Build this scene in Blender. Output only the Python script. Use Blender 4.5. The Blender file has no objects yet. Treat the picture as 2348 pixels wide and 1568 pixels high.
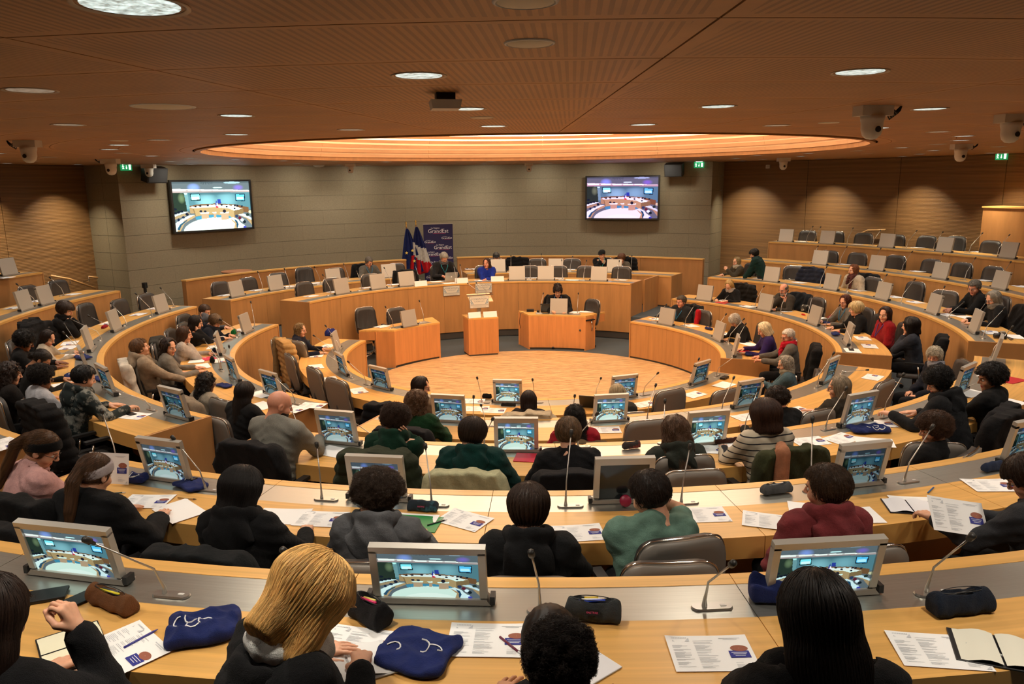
import bpy, math, random
import numpy as np
from mathutils import Vector, Matrix
random.seed(7); rng = np.random.default_rng(7)
SC = bpy.context.scene
# ------------------------------------------------------------------ camera
F_PX = 1756.684; PITCH = math.radians(11.9013); ROLL = math.radians(-0.67956); YAW = math.radians(-1.55867)
CAM = np.array([0.0, -12.8630, 3.5655])
def _dir(x, y):
    c, s = math.cos(ROLL), math.sin(ROLL); x, y = c*x - s*y, s*x + c*y
    c, s = math.cos(PITCH), math.sin(PITCH); dy = c + s*y; dz = -s + c*y
    c, s = math.cos(YAW), math.sin(YAW)
    return np.array([c*x + s*dy, -s*x + c*dy, dz])
def P(u, v, z):
    "photo pixel -> the point of the real horizontal surface at height z"
    d = _dir((u-1174)/F_PX, (784-v)/F_PX); t = (z-CAM[2])/d[2]
    return (CAM[0]+d[0]*t, CAM[1]+d[1]*t, z)
def PR(u, v, r):
    "photo pixel -> the point of the cylinder of radius r about the hall's centre (far side)"
    d = _dir((u-1174)/F_PX, (784-v)/F_PX); a = d[0]**2+d[1]**2; b = CAM[1]*d[1]; c = CAM[1]**2-r*r
    t = (-b+math.sqrt(max(b*b-a*c, 0)))/a
    return tuple(CAM+d*t)
cam = bpy.data.cameras.new('camera'); cam.sensor_width = 36; cam.sensor_fit = 'HORIZONTAL'; cam.lens = F_PX/2348*36
cam.clip_start = .05; cam.clip_end = 100
co = bpy.data.objects.new('camera', cam); SC.collection.objects.link(co)
_f = _dir(0, 0); _r = _dir(1, 0)-_f; _u = _dir(0, 1)-_f
M4 = Matrix([[_r[0], _u[0], -_f[0], CAM[0]], [_r[1], _u[1], -_f[1], CAM[1]], [_r[2], _u[2], -_f[2], CAM[2]], [0, 0, 0, 1]])
co.matrix_world = M4; SC.camera = co
SC.view_settings.view_transform = 'Standard'; SC.view_settings.look = 'None'; SC.view_settings.gamma = 1.0
SC.view_settings.use_curve_mapping = False; SC.view_settings.exposure = 0.0
w = bpy.data.worlds.new('world'); SC.world = w; w.use_nodes = True
w.node_tree.nodes['Background'].inputs[0].default_value = (.9, .8, .7, 1); w.node_tree.nodes['Background'].inputs[1].default_value = .05
LAMP_W = 15.0      # each ceiling downlight
DOME_W = 290.0     # the luminous dome
WASH_W = 15.0      # wall washers
SC.cycles.max_bounces = 6; SC.cycles.diffuse_bounces = 4; SC.cycles.glossy_bounces = 3
SC.cycles.transmission_bounces = 4; SC.cycles.sample_clamp_indirect = 4.0; SC.cycles.use_denoising = True

# ------------------------------------------------------------------ helpers
def lin(h):
    if isinstance(h, tuple): return h
    h = h.lstrip('#'); o = []
    for i in (0, 2, 4):
        x = int(h[i:i+2], 16)/255; o.append(x/12.92 if x <= .04045 else ((x+.055)/1.055)**2.4)
    return tuple(o)
MATS = {}
def mat(name, col=(.5, .5, .5), rough=.6, metal=0., kind=None, **k):
    if name in MATS: return MATS[name]
    m = bpy.data.materials.new(name); m.use_nodes = True; nt = m.node_tree; N = nt.nodes; L = nt.links
    b = N['Principled BSDF']; c = lin(col)
    b.inputs['Base Color'].default_value = (*c, 1); b.inputs['Roughness'].default_value = rough; b.inputs['Metallic'].default_value = metal
    m.diffuse_color = (*c, 1)
    def n(t, **kw):
        x = N.new(t)
        for a, v in kw.items(): setattr(x, a, v)
        return x
    def coord(scale, src='Object'):
        tc = n('ShaderNodeTexCoord'); mp = n('ShaderNodeMapping'); mp.inputs['Scale'].default_value = scale
        L.new(tc.outputs[src], mp.inputs['Vector']); return mp.outputs[0]
    def world(scale):
        g = n('ShaderNodeNewGeometry'); mp = n('ShaderNodeMapping'); mp.inputs['Scale'].default_value = scale
        L.new(g.outputs['Position'], mp.inputs['Vector']); return mp.outputs[0]
    def polar(sr, sa, sz):
        "world position as (radius, angle, height) about the hall's centre, scaled"
        g = n('ShaderNodeNewGeometry'); s = n('ShaderNodeSeparateXYZ'); L.new(g.outputs['Position'], s.inputs[0])
        def mth(op, a, b_=None):
            x = n('ShaderNodeMath', operation=op)
            for i, q in enumerate([a, b_]):
                if q is None: continue
                if isinstance(q, (int, float)): x.inputs[i].default_value = q
                else: L.new(q, x.inputs[i])
            return x.outputs[0]
        r = mth('SQRT', mth('ADD', mth('MULTIPLY', s.outputs[0], s.outputs[0]), mth('MULTIPLY', s.outputs[1], s.outputs[1])))
        a = mth('ARCTAN2', s.outputs[0], mth('MULTIPLY', s.outputs[1], -1.0))
        cb = n('ShaderNodeCombineXYZ'); L.new(mth('MULTIPLY', r, sr), cb.inputs[0]); L.new(mth('MULTIPLY', a, sa), cb.inputs[1]); L.new(mth('MULTIPLY', s.outputs[2], sz), cb.inputs[2])
        return cb.outputs[0], r, a, s.outputs[2], mth
    def noise(vec, scale=1, detail=3, rough_=.5):
        x = n('ShaderNodeTexNoise'); x.inputs['Scale'].default_value = scale; x.inputs['Detail'].default_value = detail; x.inputs['Roughness'].default_value = rough_
        L.new(vec, x.inputs['Vector']); return x.outputs['Fac']
    def ramp(fac, c0, c1, p0=.3, p1=.7):
        x = n('ShaderNodeValToRGB'); e = x.color_ramp.elements; e[0].position = p0; e[1].position = p1
        e[0].color = (*lin(c0), 1); e[1].color = (*lin(c1), 1); L.new(fac, x.inputs[0]); return x.outputs[0]
    def bump(fac, strength=.3, dist=.01):
        x = n('ShaderNodeBump'); x.inputs['Strength'].default_value = strength; x.inputs['Distance'].default_value = dist
        L.new(fac, x.inputs['Height']); L.new(x.outputs[0], b.inputs['Normal'])
    def mul(a, f): return tuple(x*f for x in a)
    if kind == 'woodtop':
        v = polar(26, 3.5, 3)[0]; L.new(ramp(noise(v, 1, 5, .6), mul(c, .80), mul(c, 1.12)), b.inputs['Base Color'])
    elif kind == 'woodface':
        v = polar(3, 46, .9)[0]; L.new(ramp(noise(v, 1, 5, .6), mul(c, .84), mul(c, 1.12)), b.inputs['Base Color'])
    elif kind == 'woodslat':
        _, r, a, z, mth = polar(1, 1, 1)
        v = polar(.4, 1.6, 16)[0]; base = noise(v, 1, 4, .7)
        s = mth('SINE', mth('MULTIPLY', z, 2*math.pi/.032)); sl = mth('MULTIPLY', mth('ADD', s, 1.0), .5)
        mx = n('ShaderNodeMixRGB', blend_type='MULTIPLY'); mx.inputs[0].default_value = .55
        L.new(ramp(base, mul(c, .72), mul(c, 1.2)), mx.inputs[1]); L.new(ramp(sl, (.35, .3, .26), (1, 1, 1), .12, .35), mx.inputs[2])
        L.new(mx.outputs[0], b.inputs['Base Color']); bump(sl, .5, .006)
    elif kind == 'ceiling':
        _, r, a, z, mth = polar(1, 1, 1)
        v = polar(2.2, 14, 1)[0]; base = ramp(noise(v, 1, 4, .6), mul(c, .86), mul(c, 1.1))
        # slots cut along each strip, parallel to the sector's own axis
        a12 = math.radians(12); am = mth('SUBTRACT', mth('MODULO', mth('ADD', a, math.radians(360+3+6)), a12), a12/2)
        x = mth('MULTIPLY', r, mth('SINE', am)); s = mth('SINE', mth('MULTIPLY', x, 2*math.pi/.032))
        ring = mth('MODULO', mth('SUBTRACT', r, .07), .745); inr = mth('MULTIPLY', mth('GREATER_THAN', ring, .05), mth('LESS_THAN', ring, .695))
        far = mth('GREATER_THAN', r, 5.3); edge = mth('LESS_THAN', mth('ABSOLUTE', am), a12/2-.006)
        sl = mth('MULTIPLY', mth('MULTIPLY', mth('MULTIPLY', mth('GREATER_THAN', s, .15), inr), far), edge)
        mx = n('ShaderNodeMixRGB', blend_type='MULTIPLY'); L.new(mth('MULTIPLY', sl, .55), mx.inputs[0]); L.new(base, mx.inputs[1]); mx.inputs[2].default_value = (.33, .26, .2, 1)
        L.new(mx.outputs[0], b.inputs['Base Color'])
    elif kind == 'parquet':
        v = world((9, 9, 1)); mp = n('ShaderNodeMapping'); mp.inputs['Rotation'].default_value = (0, 0, math.radians(-24)); mp.inputs['Scale'].default_value = (3.6, 54, 1)
        g = n('ShaderNodeNewGeometry'); L.new(g.outputs['Position'], mp.inputs['Vector'])
        br = n('ShaderNodeTexBrick'); br.inputs['Scale'].default_value = 1.0; br.inputs['Mortar Size'].default_value = .03; br.inputs['Brick Width'].default_value = 1.2; br.inputs['Row Height'].default_value = 1.0
        br.inputs['Color1'].default_value = (*mul(c, 1.15), 1); br.inputs['Color2'].default_value = (*mul(c, .66), 1); br.inputs['Mortar'].default_value = (*mul(c, .42), 1); br.inputs['Bias'].default_value = -.1
        L.new(mp.outputs[0], br.inputs['Vector'])
        mp2 = n('ShaderNodeMapping'); mp2.inputs['Rotation'].default_value = (0, 0, math.radians(-24)); mp2.inputs['Scale'].default_value = (5, 60, 1); L.new(g.outputs['Position'], mp2.inputs['Vector'])
        f = noise(mp2.outputs[0], 1, 3, .6); mx = n('ShaderNodeMixRGB', blend_type='MULTIPLY'); mx.inputs[0].default_value = .8
        L.new(br.outputs[0], mx.inputs[1]); L.new(ramp(f, (.45, .38, .3), (1.1, 1.1, 1.1), .36, .56), mx.inputs[2]); L.new(mx.outputs[0], b.inputs['Base Color'])
    elif kind == 'brushed':
        v = polar(420, 5, 300)[0]; f = noise(v, 1, 2, .5); bump(f, .06, .002)
        L.new(ramp(f, mul(c, .88), mul(c, 1.1)), b.inputs['Base Color'])
    elif kind == 'stone':
        v = world((30, 30, 30)); f = noise(v, 1, 6, .7); L.new(ramp(f, mul(c, .86), mul(c, 1.1)), b.inputs['Base Color']); bump(f, .15, .004)
    elif kind == 'carpet':
        v = world((1, 1, 1)); f = noise(v, 160, 3, .8); L.new(ramp(f, mul(c, .6), mul(c, 1.35)), b.inputs['Base Color']); bump(f, .5, .01)
    elif kind == 'cloth':
        f = noise(coord((1, 1, 1)), k.get('sc', 420), 2, .6); f2 = noise(coord((1, 1, 1)), 15, 4, .6)
        L.new(ramp(f2, mul(c, .8), mul(c, 1.18)), b.inputs['Base Color'])
        ad = n('ShaderNodeMath', operation='MULTIPLY_ADD'); L.new(f2, ad.inputs[0]); ad.inputs[1].default_value = 3.0; L.new(f, ad.inputs[2]); bump(ad.outputs[0], k.get('bs', .75), .008)
        b.inputs['Sheen Weight'].default_value = k.get('sheen', .04); b.inputs['Specular IOR Level'].default_value = .18
    elif kind == 'speckle':
        f = noise(coord((1, 1, 1)), k.get('sc', 500), 2, .7); L.new(ramp(f, mul(c, .55), mul(c, 1.5), .38, .62), b.inputs['Base Color']); bump(f, .5, .004)
    elif kind == 'stripe':
        tc = n('ShaderNodeTexCoord'); s = n('ShaderNodeSeparateXYZ'); L.new(tc.outputs['Object'], s.inputs[0])
        m1 = n('ShaderNodeMath', operation='MULTIPLY'); m1.inputs[1].default_value = 2*math.pi/.052; L.new(s.outputs[2], m1.inputs[0])
        m2 = n('ShaderNodeMath', operation='SINE'); L.new(m1.outputs[0], m2.inputs[0])
        L.new(ramp(m2.outputs[0], c, k['c2'], .80, .88), b.inputs['Base Color'])
    elif kind == 'tiedye':
        f = noise(coord((1, 1, 1)), 7, 4, .7); L.new(ramp(f, c, k['c2'], .5, .6), b.inputs['Base Color'])
    elif kind == 'hair':
        f0 = noise(coord((60, 60, 3)), 1, 3, .6); hi_ = n('ShaderNodeHairInfo'); ma = n('ShaderNodeMath', operation='MULTIPLY_ADD'); L.new(hi_.outputs['Random'], ma.inputs[0]); ma.inputs[1].default_value = .42; L.new(f0, ma.inputs[2]); f = ma.outputs[0]
        L.new(ramp(f, mul(c, .6), mul(c, 1.95), .35, .95), b.inputs['Base Color'])
        b.inputs['Specular IOR Level'].default_value = .35
    elif kind == 'skin':
        f = noise(coord((1, 1, 1)), 40, 3, .6); L.new(ramp(f, mul(c, .93), mul(c, 1.06)), b.inputs['Base Color'])
        b.inputs['Subsurface Weight'].default_value = .12; b.inputs['Subsurface Radius'].default_value = (.02, .008, .004)
    elif kind == 'plastic':
        f = noise(coord((1, 1, 1)), 300, 2, .5); bump(f, .05, .002)
    elif kind == 'leather':
        f = noise(coord((1, 1, 1)), 130, 3, .6); f2 = noise(coord((11, 11, 1.5)), 1, 2, .5)
        ad = n('ShaderNodeMath', operation='MULTIPLY_ADD'); L.new(f2, ad.inputs[0]); ad.inputs[1].default_value = 5.0; L.new(f, ad.inputs[2]); bump(ad.outputs[0], .35, .008)
    elif kind == 'screen':
        N.remove(b); at = n('ShaderNodeAttribute', attribute_name='Col'); e = n('ShaderNodeEmission'); e.inputs[1].default_value = k['es']
        hs = n('ShaderNodeMixRGB', blend_type='MULTIPLY'); hs.inputs[0].default_value = 1; L.new(at.outputs['Color'], hs.inputs[1]); hs.inputs[2].default_value = (*c, 1)
        L.new(hs.outputs[0], e.inputs[0]); L.new(e.outputs[0], N['Material Output'].inputs[0])
    elif kind == 'vcol':
        at = n('ShaderNodeAttribute', attribute_name='Col'); L.new(at.outputs['Color'], b.inputs['Base Color'])
    elif kind == 'emit':
        b.inputs['Emission Color'].default_value = (*c, 1); b.inputs['Emission Strength'].default_value = k.get('es', 1.)
    elif kind == 'lampdisc':
        v = coord((1, 1, 1)); f = noise(v, 26, 3, .7); mm = n('ShaderNodeMath', operation='MULTIPLY_ADD'); L.new(f, mm.inputs[0]); mm.inputs[1].default_value = 3.2*k['es']; mm.inputs[2].default_value = -.9*k['es']; mm.use_clamp = False
        L.new(mm.outputs[0], b.inputs['Emission Strength']); b.inputs['Emission Color'].default_value = (*c, 1)
    elif kind == 'glass':
        b.inputs['Transmission Weight'].default_value = .9; b.inputs['Roughness'].default_value = .05
    MATS[name] = m; return m
COL = SC.collection
def link(o, parent=None):
    COL.objects.link(o)
    if parent is not None: o.parent = parent
    return o
def mk(name, V, Fc, m=None, parent=None, smooth=False, mi=None, loc=None, rz=None, mesh=None):
    if mesh is None:
        mesh = bpy.data.meshes.new(name)
        if isinstance(V, np.ndarray): V = V.tolist()
        if isinstance(Fc, np.ndarray): Fc = Fc.tolist()
        mesh.from_pydata(V, [], Fc)
        for q in (m if isinstance(m, (list, tuple)) else [m]):
            if q is not None: mesh.materials.append(q)
        if mi is not None: mesh.polygons.foreach_set('material_index', np.asarray(mi, dtype=np.int32))
        if smooth: mesh.polygons.foreach_set('use_smooth', np.ones(len(mesh.polygons), dtype=bool))
        mesh.update()
    o = bpy.data.objects.new(name, mesh)
    if loc is not None: o.location = loc
    if rz is not None: o.rotation_euler = (0, 0, rz)
    return link(o, parent)
def thing(name, label, cat, loc=(0, 0, 0), rz=0, group=None):
    o = bpy.data.objects.new(name, None); o.empty_display_size = .05; o.location = loc; o.rotation_euler = (0, 0, rz); link(o)
    o['label'] = label; o['category'] = cat
    if group: o['group'] = group
    return o
def tag(o, label, cat, group=None):
    o['label'] = label; o['category'] = cat
    if group: o['group'] = group
    return o
def struct(o): o['kind'] = 'structure'; return o
def copytree(o, parent=None):
    c = o.copy(); link(c); c.parent = parent
    for ch in list(o.children): copytree(ch, c)
    return c
class MB:
    "collects simple solids into one mesh"
    def __init__(s): s.v = []; s.f = []; s.m = []; s.cur = 0
    def add(s, V, Fc):
        k = len(s.v); s.v += [tuple(map(float, q)) for q in V]; s.f += [tuple(i+k for i in f) for f in Fc]; s.m += [s.cur]*len(Fc); return s
    def box(s, c, d, rz=0, rx=0, ry=0, taper=1.0):
        x, y, z = d[0]/2, d[1]/2, d[2]/2
        R = Matrix.Rotation(rz, 3, 'Z') @ Matrix.Rotation(ry, 3, 'Y') @ Matrix.Rotation(rx, 3, 'X')
        V = []
        for k_, t in ((-z, 1), (z, taper)):
            for a, b_ in ((-x, -y), (x, -y), (x, y), (-x, y)): V.append(R @ Vector((a*t, b_*t, k_)) + Vector(c))
        return s.add(V, [(3, 2, 1, 0), (4, 5, 6, 7), (0, 1, 5, 4), (1, 2, 6, 5), (2, 3, 7, 6), (3, 0, 4, 7)])
    def tube(s, pts, r, n=8, cap=True):
        pts = [Vector(p) for p in pts]; rs = r if isinstance(r, (list, tuple)) else [r]*len(pts); V = []; Fc = []
        up = None
        for i, p in enumerate(pts):
            t = (pts[min(i+1, len(pts)-1)]-pts[max(i-1, 0)]).normalized()
            if up is None: up = Vector((0, 0, 1)) if abs(t.z) < .9 else Vector((1, 0, 0))
            a = t.cross(up).normalized(); b_ = a.cross(t).normalized(); up = b_
            for k in range(n):
                q = 2*math.pi*k/n; V.append(p+(a*math.cos(q)+b_*math.sin(q))*rs[i])
        for i in range(len(pts)-1):
            for k in range(n):
                k2 = (k+1) % n; Fc.append((i*n+k, i*n+k2, (i+1)*n+k2, (i+1)*n+k))
        if cap: Fc.append(tuple(range(n-1, -1, -1))); Fc.append(tuple((len(pts)-1)*n+k for k in range(n)))
        return s.add(V, Fc)
    def lathe(s, prof, n=24, c=(0, 0, 0), cap=True):
        V = []; Fc = []
        for r, z in prof:
            for k in range(n): q = 2*math.pi*k/n; V.append((c[0]+r*math.cos(q), c[1]+r*math.sin(q), c[2]+z))
        for i in range(len(prof)-1):
            for k in range(n): k2 = (k+1) % n; Fc.append((i*n+k, i*n+k2, (i+1)*n+k2, (i+1)*n+k))
        if cap: Fc.append(tuple(range(n-1, -1, -1))); Fc.append(tuple((len(prof)-1)*n+k for k in range(n)))
        return s.add(V, Fc)
    def rbox(s, w, h, d, r=.02, n=4, M=None, tw=1.0):
        "plate in the XZ plane with rounded corners, thickness d along Y, base at z=0, tw scales the top's width"
        out = []
        for cx, cz, a0 in ((w/2-r, h-r, 0), (-w/2+r, h-r, 90), (-w/2+r, r, 180), (w/2-r, r, 270)):
            for i in range(n+1):
                a = math.radians(a0+90*i/n); out.append((cx+r*math.cos(a), cz+r*math.sin(a)))
        out = [(x*(1+(tw-1)*z/h), z) for x, z in out]; k = len(out)
        V = [(x, -d/2, z) for x, z in out]+[(x, d/2, z) for x, z in out]
        if M is not None: V = [M @ Vector(q) for q in V]
        Fc = [tuple(range(k)), tuple(range(2*k-1, k-1, -1))]+[(i, i+k, (i+1) % k+k, (i+1) % k) for i in range(k)]
        return s.add(V, Fc)
    def arc(s, r0, r1, z0, z1, a0, a1, step=2.0):
        "curved block: radii r0..r1, heights z0..z1, azimuths a0..a1 in degrees about the hall's centre"
        n = max(1, int(math.ceil(abs(a1-a0)/step))); V = []; Fc = []
        for i in range(n+1):
            a = math.radians(a0+(a1-a0)*i/n); c, q = math.cos(a), math.sin(a)
            V += [(r0*c, r0*q, z0), (r1*c, r1*q, z0), (r1*c, r1*q, z1), (r0*c, r0*q, z1)]
        for i in range(n):
            b_ = 4*i
            for k in range(4): k2 = (k+1) % 4; Fc.append((b_+k, b_+k2, b_+4+k2, b_+4+k))
        Fc += [(3, 2, 1, 0), (4*n, 4*n+1, 4*n+2, 4*n+3)]
        return s.add(V, Fc)
    def build(s, name, m, parent=None, smooth=False, **k): return mk(name, s.v, s.f, m, parent, smooth, mi=(s.m if isinstance(m, (list, tuple)) else None), **k)
def pol(r, a, z=0): a = math.radians(a); return (r*math.cos(a), r*math.sin(a), z)
def azi(x, y): return math.degrees(math.atan2(y, x))
def face_c(a): return math.radians(a+90)          # rotation whose +Y looks at the hall's centre
def text(name, s, size, m, parent, loc, rot, ext=.0005, align='CENTER'):
    c = bpy.data.curves.new(name, 'FONT'); c.body = s; c.size = size; c.extrude = ext; c.align_x = align; c.resolution_u = 2
    o = bpy.data.objects.new('text', c); me = bpy.data.meshes.new_from_object(o); bpy.data.objects.remove(o); me.materials.clear(); me.materials.append(m)
    o = bpy.data.objects.new(name, me); o.location = loc; o.rotation_euler = rot; return link(o, parent)
def snap(x, y, r0, lo, hi):
    "keep a seat within its row: slide a point along its line of sight until its distance behind the desk edge lies in lo..hi"
    e = math.hypot(x, y)-r0
    if lo <= e <= hi: return x, y, 0.
    rt = r0+min(max(e, lo), hi); dx, dy = x-CAM[0], y-CAM[1]; L = math.hypot(dx, dy); dx /= L; dy /= L; b = dy*CAM[1]; c = CAM[1]**2-rt*rt; D = b*b-c
    if D < 0: t = -b
    else: t = min((-b-math.sqrt(D), -b+math.sqrt(D)), key=lambda q: abs(q-L))
    return CAM[0]+dx*t, CAM[1]+dy*t, t/L

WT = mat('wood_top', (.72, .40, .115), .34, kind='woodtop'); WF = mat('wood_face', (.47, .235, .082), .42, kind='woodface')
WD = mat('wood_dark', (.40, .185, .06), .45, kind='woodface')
METAL = mat('brushed_steel', (.50, .50, .45), .33, .85, kind='brushed'); CARP = mat('carpet', (.062, .078, .088), .95, kind='carpet')
BLACK = mat('black_plastic', (.012, .012, .013), .45, kind='plastic'); SILV = mat('silver_plastic', (.47, .445, .395), .38, .35, kind='plastic')
CHROME = mat('chrome', (.75, .74, .72), .16, 1.); WHITE = mat('white_plastic', (.62, .6, .56), .45, kind='plastic'); PAPER = mat('paper', (.86, .86, .85), .8)
LEATH = mat('dark_leather', (.035, .031, .029), .48, kind='leather'); SHELL = mat('chair_shell', (.205, .185, .16), .42, .2, kind='plastic')
KICK = mat('dark_plinth', (.05, .045, .04), .6, kind='plastic')
CEILZ = 4.02
# ------------------------------------------------------------------ shell of the hall
RING = {'E': (3.124, .75), 'D': (4.802, 1.012), 'C': (6.478, 1.309), 'B': (8.141, 1.572), 'A': (9.865, 1.905)}
ORDER = 'EDCBA'
FLO = {k: RING[k][1]-.75 for k in ORDER}
def annulus(name, r0, r1, z, a0, a1, m, t=.12, step=3): return MB().arc(r0, r1, z-t, z, a0, a1, step).build(name, m)
floor = thing('floor', '', ''); del floor['label'], floor['category']; struct(floor)
fl = MB().arc(3.13, 12.2, -.1, 0, -180, 180, 4).build('carpet_floor', CARP, floor)
MB().lathe([(.001, -.1), (3.13, -.1), (3.13, .004), (.001, .004)], 96, cap=False).build('parquet_floor', mat('parquet', (.68, .43, .205), .42, kind='parquet'), floor)
for i, k in enumerate('DCBA'):
    r0 = RING[k][0]+.03; r1 = RING['DCBA'[i+1]][0]+.03 if k != 'A' else 12.2
    MB().arc(r0, r1, 0, FLO[k], -193+i*.3, 50.6, 3).build('tier_floor', CARP, floor)
MB().arc(4.76, 10.5, 0, .53, 57, 160, 3).build('platform_floor', CARP, floor)
MB().box((0, -14.3, .72), (24.4, 5.2, 1.44)).build('gallery_floor', CARP, floor)
# ceiling: one panel per bay of the radial grid
ceil = thing('ceiling', '', ''); del ceil['label'], ceil['category']; struct(ceil)
CE = mat('ceiling_wood', (.43, .205, .075), .5, kind='ceiling')
rr = [5.09, 5.28, 6.025, 6.77, 7.515, 8.26, 9.005, 9.75, 10.495, 11.24, 12.2, 13.9, 16.4]
for k in range(30):
    a0 = -99+12*k; mid = (a0+6+180) % 360-180
    for i in range(len(rr)-1):
        if rr[i] >= 12.1 and not (-150 < mid < -30): continue
        g = .0045/rr[i]*57.3
        b = MB().arc(rr[i]+.0045, rr[i+1]-.0045 if i < len(rr)-2 else rr[i+1], CEILZ, CEILZ+.03, a0+g, a0+12-g, 3)
        b.build('ceiling_panel', CE, ceil)
MB().arc(5.3, 17, CEILZ+.035, CEILZ+.06, -180, 180, 6).build('ceiling_void', mat('dark_void', (.02, .012, .006), .9), ceil)
# luminous dome: stacked wooden louvre rings with lit joints between them
dome = thing('dome', '', ''); del dome['label'], dome['category']; struct(dome)
WL = mat('louvre_wood', (.60, .34, .17), .5, kind='woodtop')
MB().arc(5.02, 5.09, CEILZ-.015, CEILZ+.10, -180, 180, 3).build('rim', WD, dome)
for i in range(8):
    z = CEILZ+.055+.098*i; r = 4.99-.03*i
    for k in range(12):
        MB().arc(r, r+.014, z, z+.064, -183+30*k+.03, -153+30*k-.03, 3).build('louvre', WL, dome)
    gl = mat('glow_%d' % i, (1, .72, .40), .5, kind='emit', es=[.1, .25, .6, 2.0, 7., 12., 14., 14.][i])
    MB().arc(r+.045, r+.05, z+.050, z+.110, -180, 180, 3).build('light_strip', gl, dome)
MB().lathe([(.001, CEILZ+.86), (4.6, CEILZ+.86)], 64, cap=False).build('dome_diffuser', mat('dome_cloth', (1, .70, .42), .6, kind='emit', es=1.6), dome)
MB().arc(5.06, 5.12, CEILZ, CEILZ+.95, -180, 180, 4).build('dome_drum', WL, dome)
def area(name, loc, power, size, col=(1, .86, .68), rot=(0, 0, 0), spread=180, shape='DISK'):
    l = bpy.data.lights.new(name, 'AREA'); l.energy = power; l.size = size; l.shape = shape; l.color = col; l.spread = math.radians(spread)
    o = bpy.data.objects.new(name, l); o.location = loc; o.rotation_euler = rot; return link(o)
area('dome_light', (0, 0, CEILZ+.80), DOME_W, 7.6, (1, .84, .66))
# stone wall: one block per stone
STONE = mat('stone', (.27, .225, .148), .72, kind='stone')
ws = thing('wall_back', '', ''); del ws['label'], ws['category']; struct(ws)
MB().arc(10.545, 11.6, 0, CEILZ, 61.6, 152.8, 3).build('wall_core', mat('mortar', (.10, .09, .07), .9), ws)
A0, A1 = 61.2, 153.4; H = .402
for j in range(10):
    z1 = CEILZ-.004-j*H; z0 = max(z1-H+.006, 0); n = 14; off = (.5 if j % 2 else 0)
    e = [A0]+[A0+(A1-A0)*(i+off)/n for i in range(0 if off else 1, n)]+[A1]
    for i in range(len(e)-1):
        if e[i+1]-e[i] < .5: continue
        g = .0009/10.5*57.3; MB().arc(10.5, 10.56, z0, z1, e[i]+g, e[i+1]-g, 3.3).build('stone_block', STONE, ws)
    for aa, s_ in ((A0, -1), (A1, 1)):       # the wall's returns at both ends
        MB().arc(10.5, 11.08, z0, z1, aa, aa+s_*.02, 1).build('stone_block', STONE, ws); MB().arc(11.088, 11.7, z0, z1, aa, aa+s_*.02, 1).build('stone_block', STONE, ws)
# wooden walls
SLAT = mat('slatted_wood', (.22, .115, .042), .5, kind='woodslat')
for nm, e in (('wall_right', [61.4, 49.5, 37.5, 25, 12, 0, -12]), ('wall_left', [152.6, 163.5, 176, 188, 200, 212])):
    wr = thing(nm, '', ''); del wr['label'], wr['category']; struct(wr)
    MB().arc(11.74, 11.84, 0, CEILZ, min(e), max(e), 3).build('wall_core', mat('dark_void'), wr)
    for i in range(len(e)-1):
        a, b_ = sorted(e[i:i+2]); MB().arc(11.70, 11.75, .02, CEILZ-.01, a+.03, b_-.03, 2).build('wall_panel', SLAT, wr)
for nm, c, d in (('wall_side', (11.55, -9.6, 2.01), (.1, 14.4, 4.02)), ('wall_side.001', (-10.1, -11.3, 2.01), (.1, 10.4, 4.02)), ('wall_rear', (0, -16.8, 2.01), (23, .1, 4.02))):
    struct(MB().box(c, d).build(nm, SLAT))
# ------------------------------------------------------------------ ring desks
def desk(key, r0, zt, zf, a0, a1, bays, label, depth=.75, group='curved wooden desk runs', pl=True, cut=None, kick=False):
    t = thing('ring_desk', label, 'desk', group=group); st = (a1-a0)/bays; g = .0018/r0*57.3
    for i in range(bays):
        p, q = a0+st*i+g, a0+st*(i+1)-g
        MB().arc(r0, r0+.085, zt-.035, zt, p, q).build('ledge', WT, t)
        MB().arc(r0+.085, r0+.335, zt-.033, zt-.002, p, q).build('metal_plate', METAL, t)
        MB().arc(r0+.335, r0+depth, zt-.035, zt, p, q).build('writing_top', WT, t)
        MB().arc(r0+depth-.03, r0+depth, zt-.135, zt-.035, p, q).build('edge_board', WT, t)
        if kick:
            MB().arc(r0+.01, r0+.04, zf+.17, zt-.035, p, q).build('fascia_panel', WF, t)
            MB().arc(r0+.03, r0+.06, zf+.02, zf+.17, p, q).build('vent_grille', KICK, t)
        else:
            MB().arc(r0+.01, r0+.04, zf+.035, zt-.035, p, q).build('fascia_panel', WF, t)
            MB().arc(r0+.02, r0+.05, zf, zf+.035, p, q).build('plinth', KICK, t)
    hb = zt-.75
    for aa, s_ in ((a0, -1), (a1, 1)):
        w_ = .028/(r0+.4)*57.3
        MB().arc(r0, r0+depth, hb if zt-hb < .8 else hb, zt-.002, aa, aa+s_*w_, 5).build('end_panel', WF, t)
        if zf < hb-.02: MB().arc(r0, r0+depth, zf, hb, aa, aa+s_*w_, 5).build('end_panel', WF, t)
    return t
names = {'E': 'innermost', 'D': 'second', 'C': 'third', 'B': 'fourth', 'A': 'outermost'}
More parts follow.
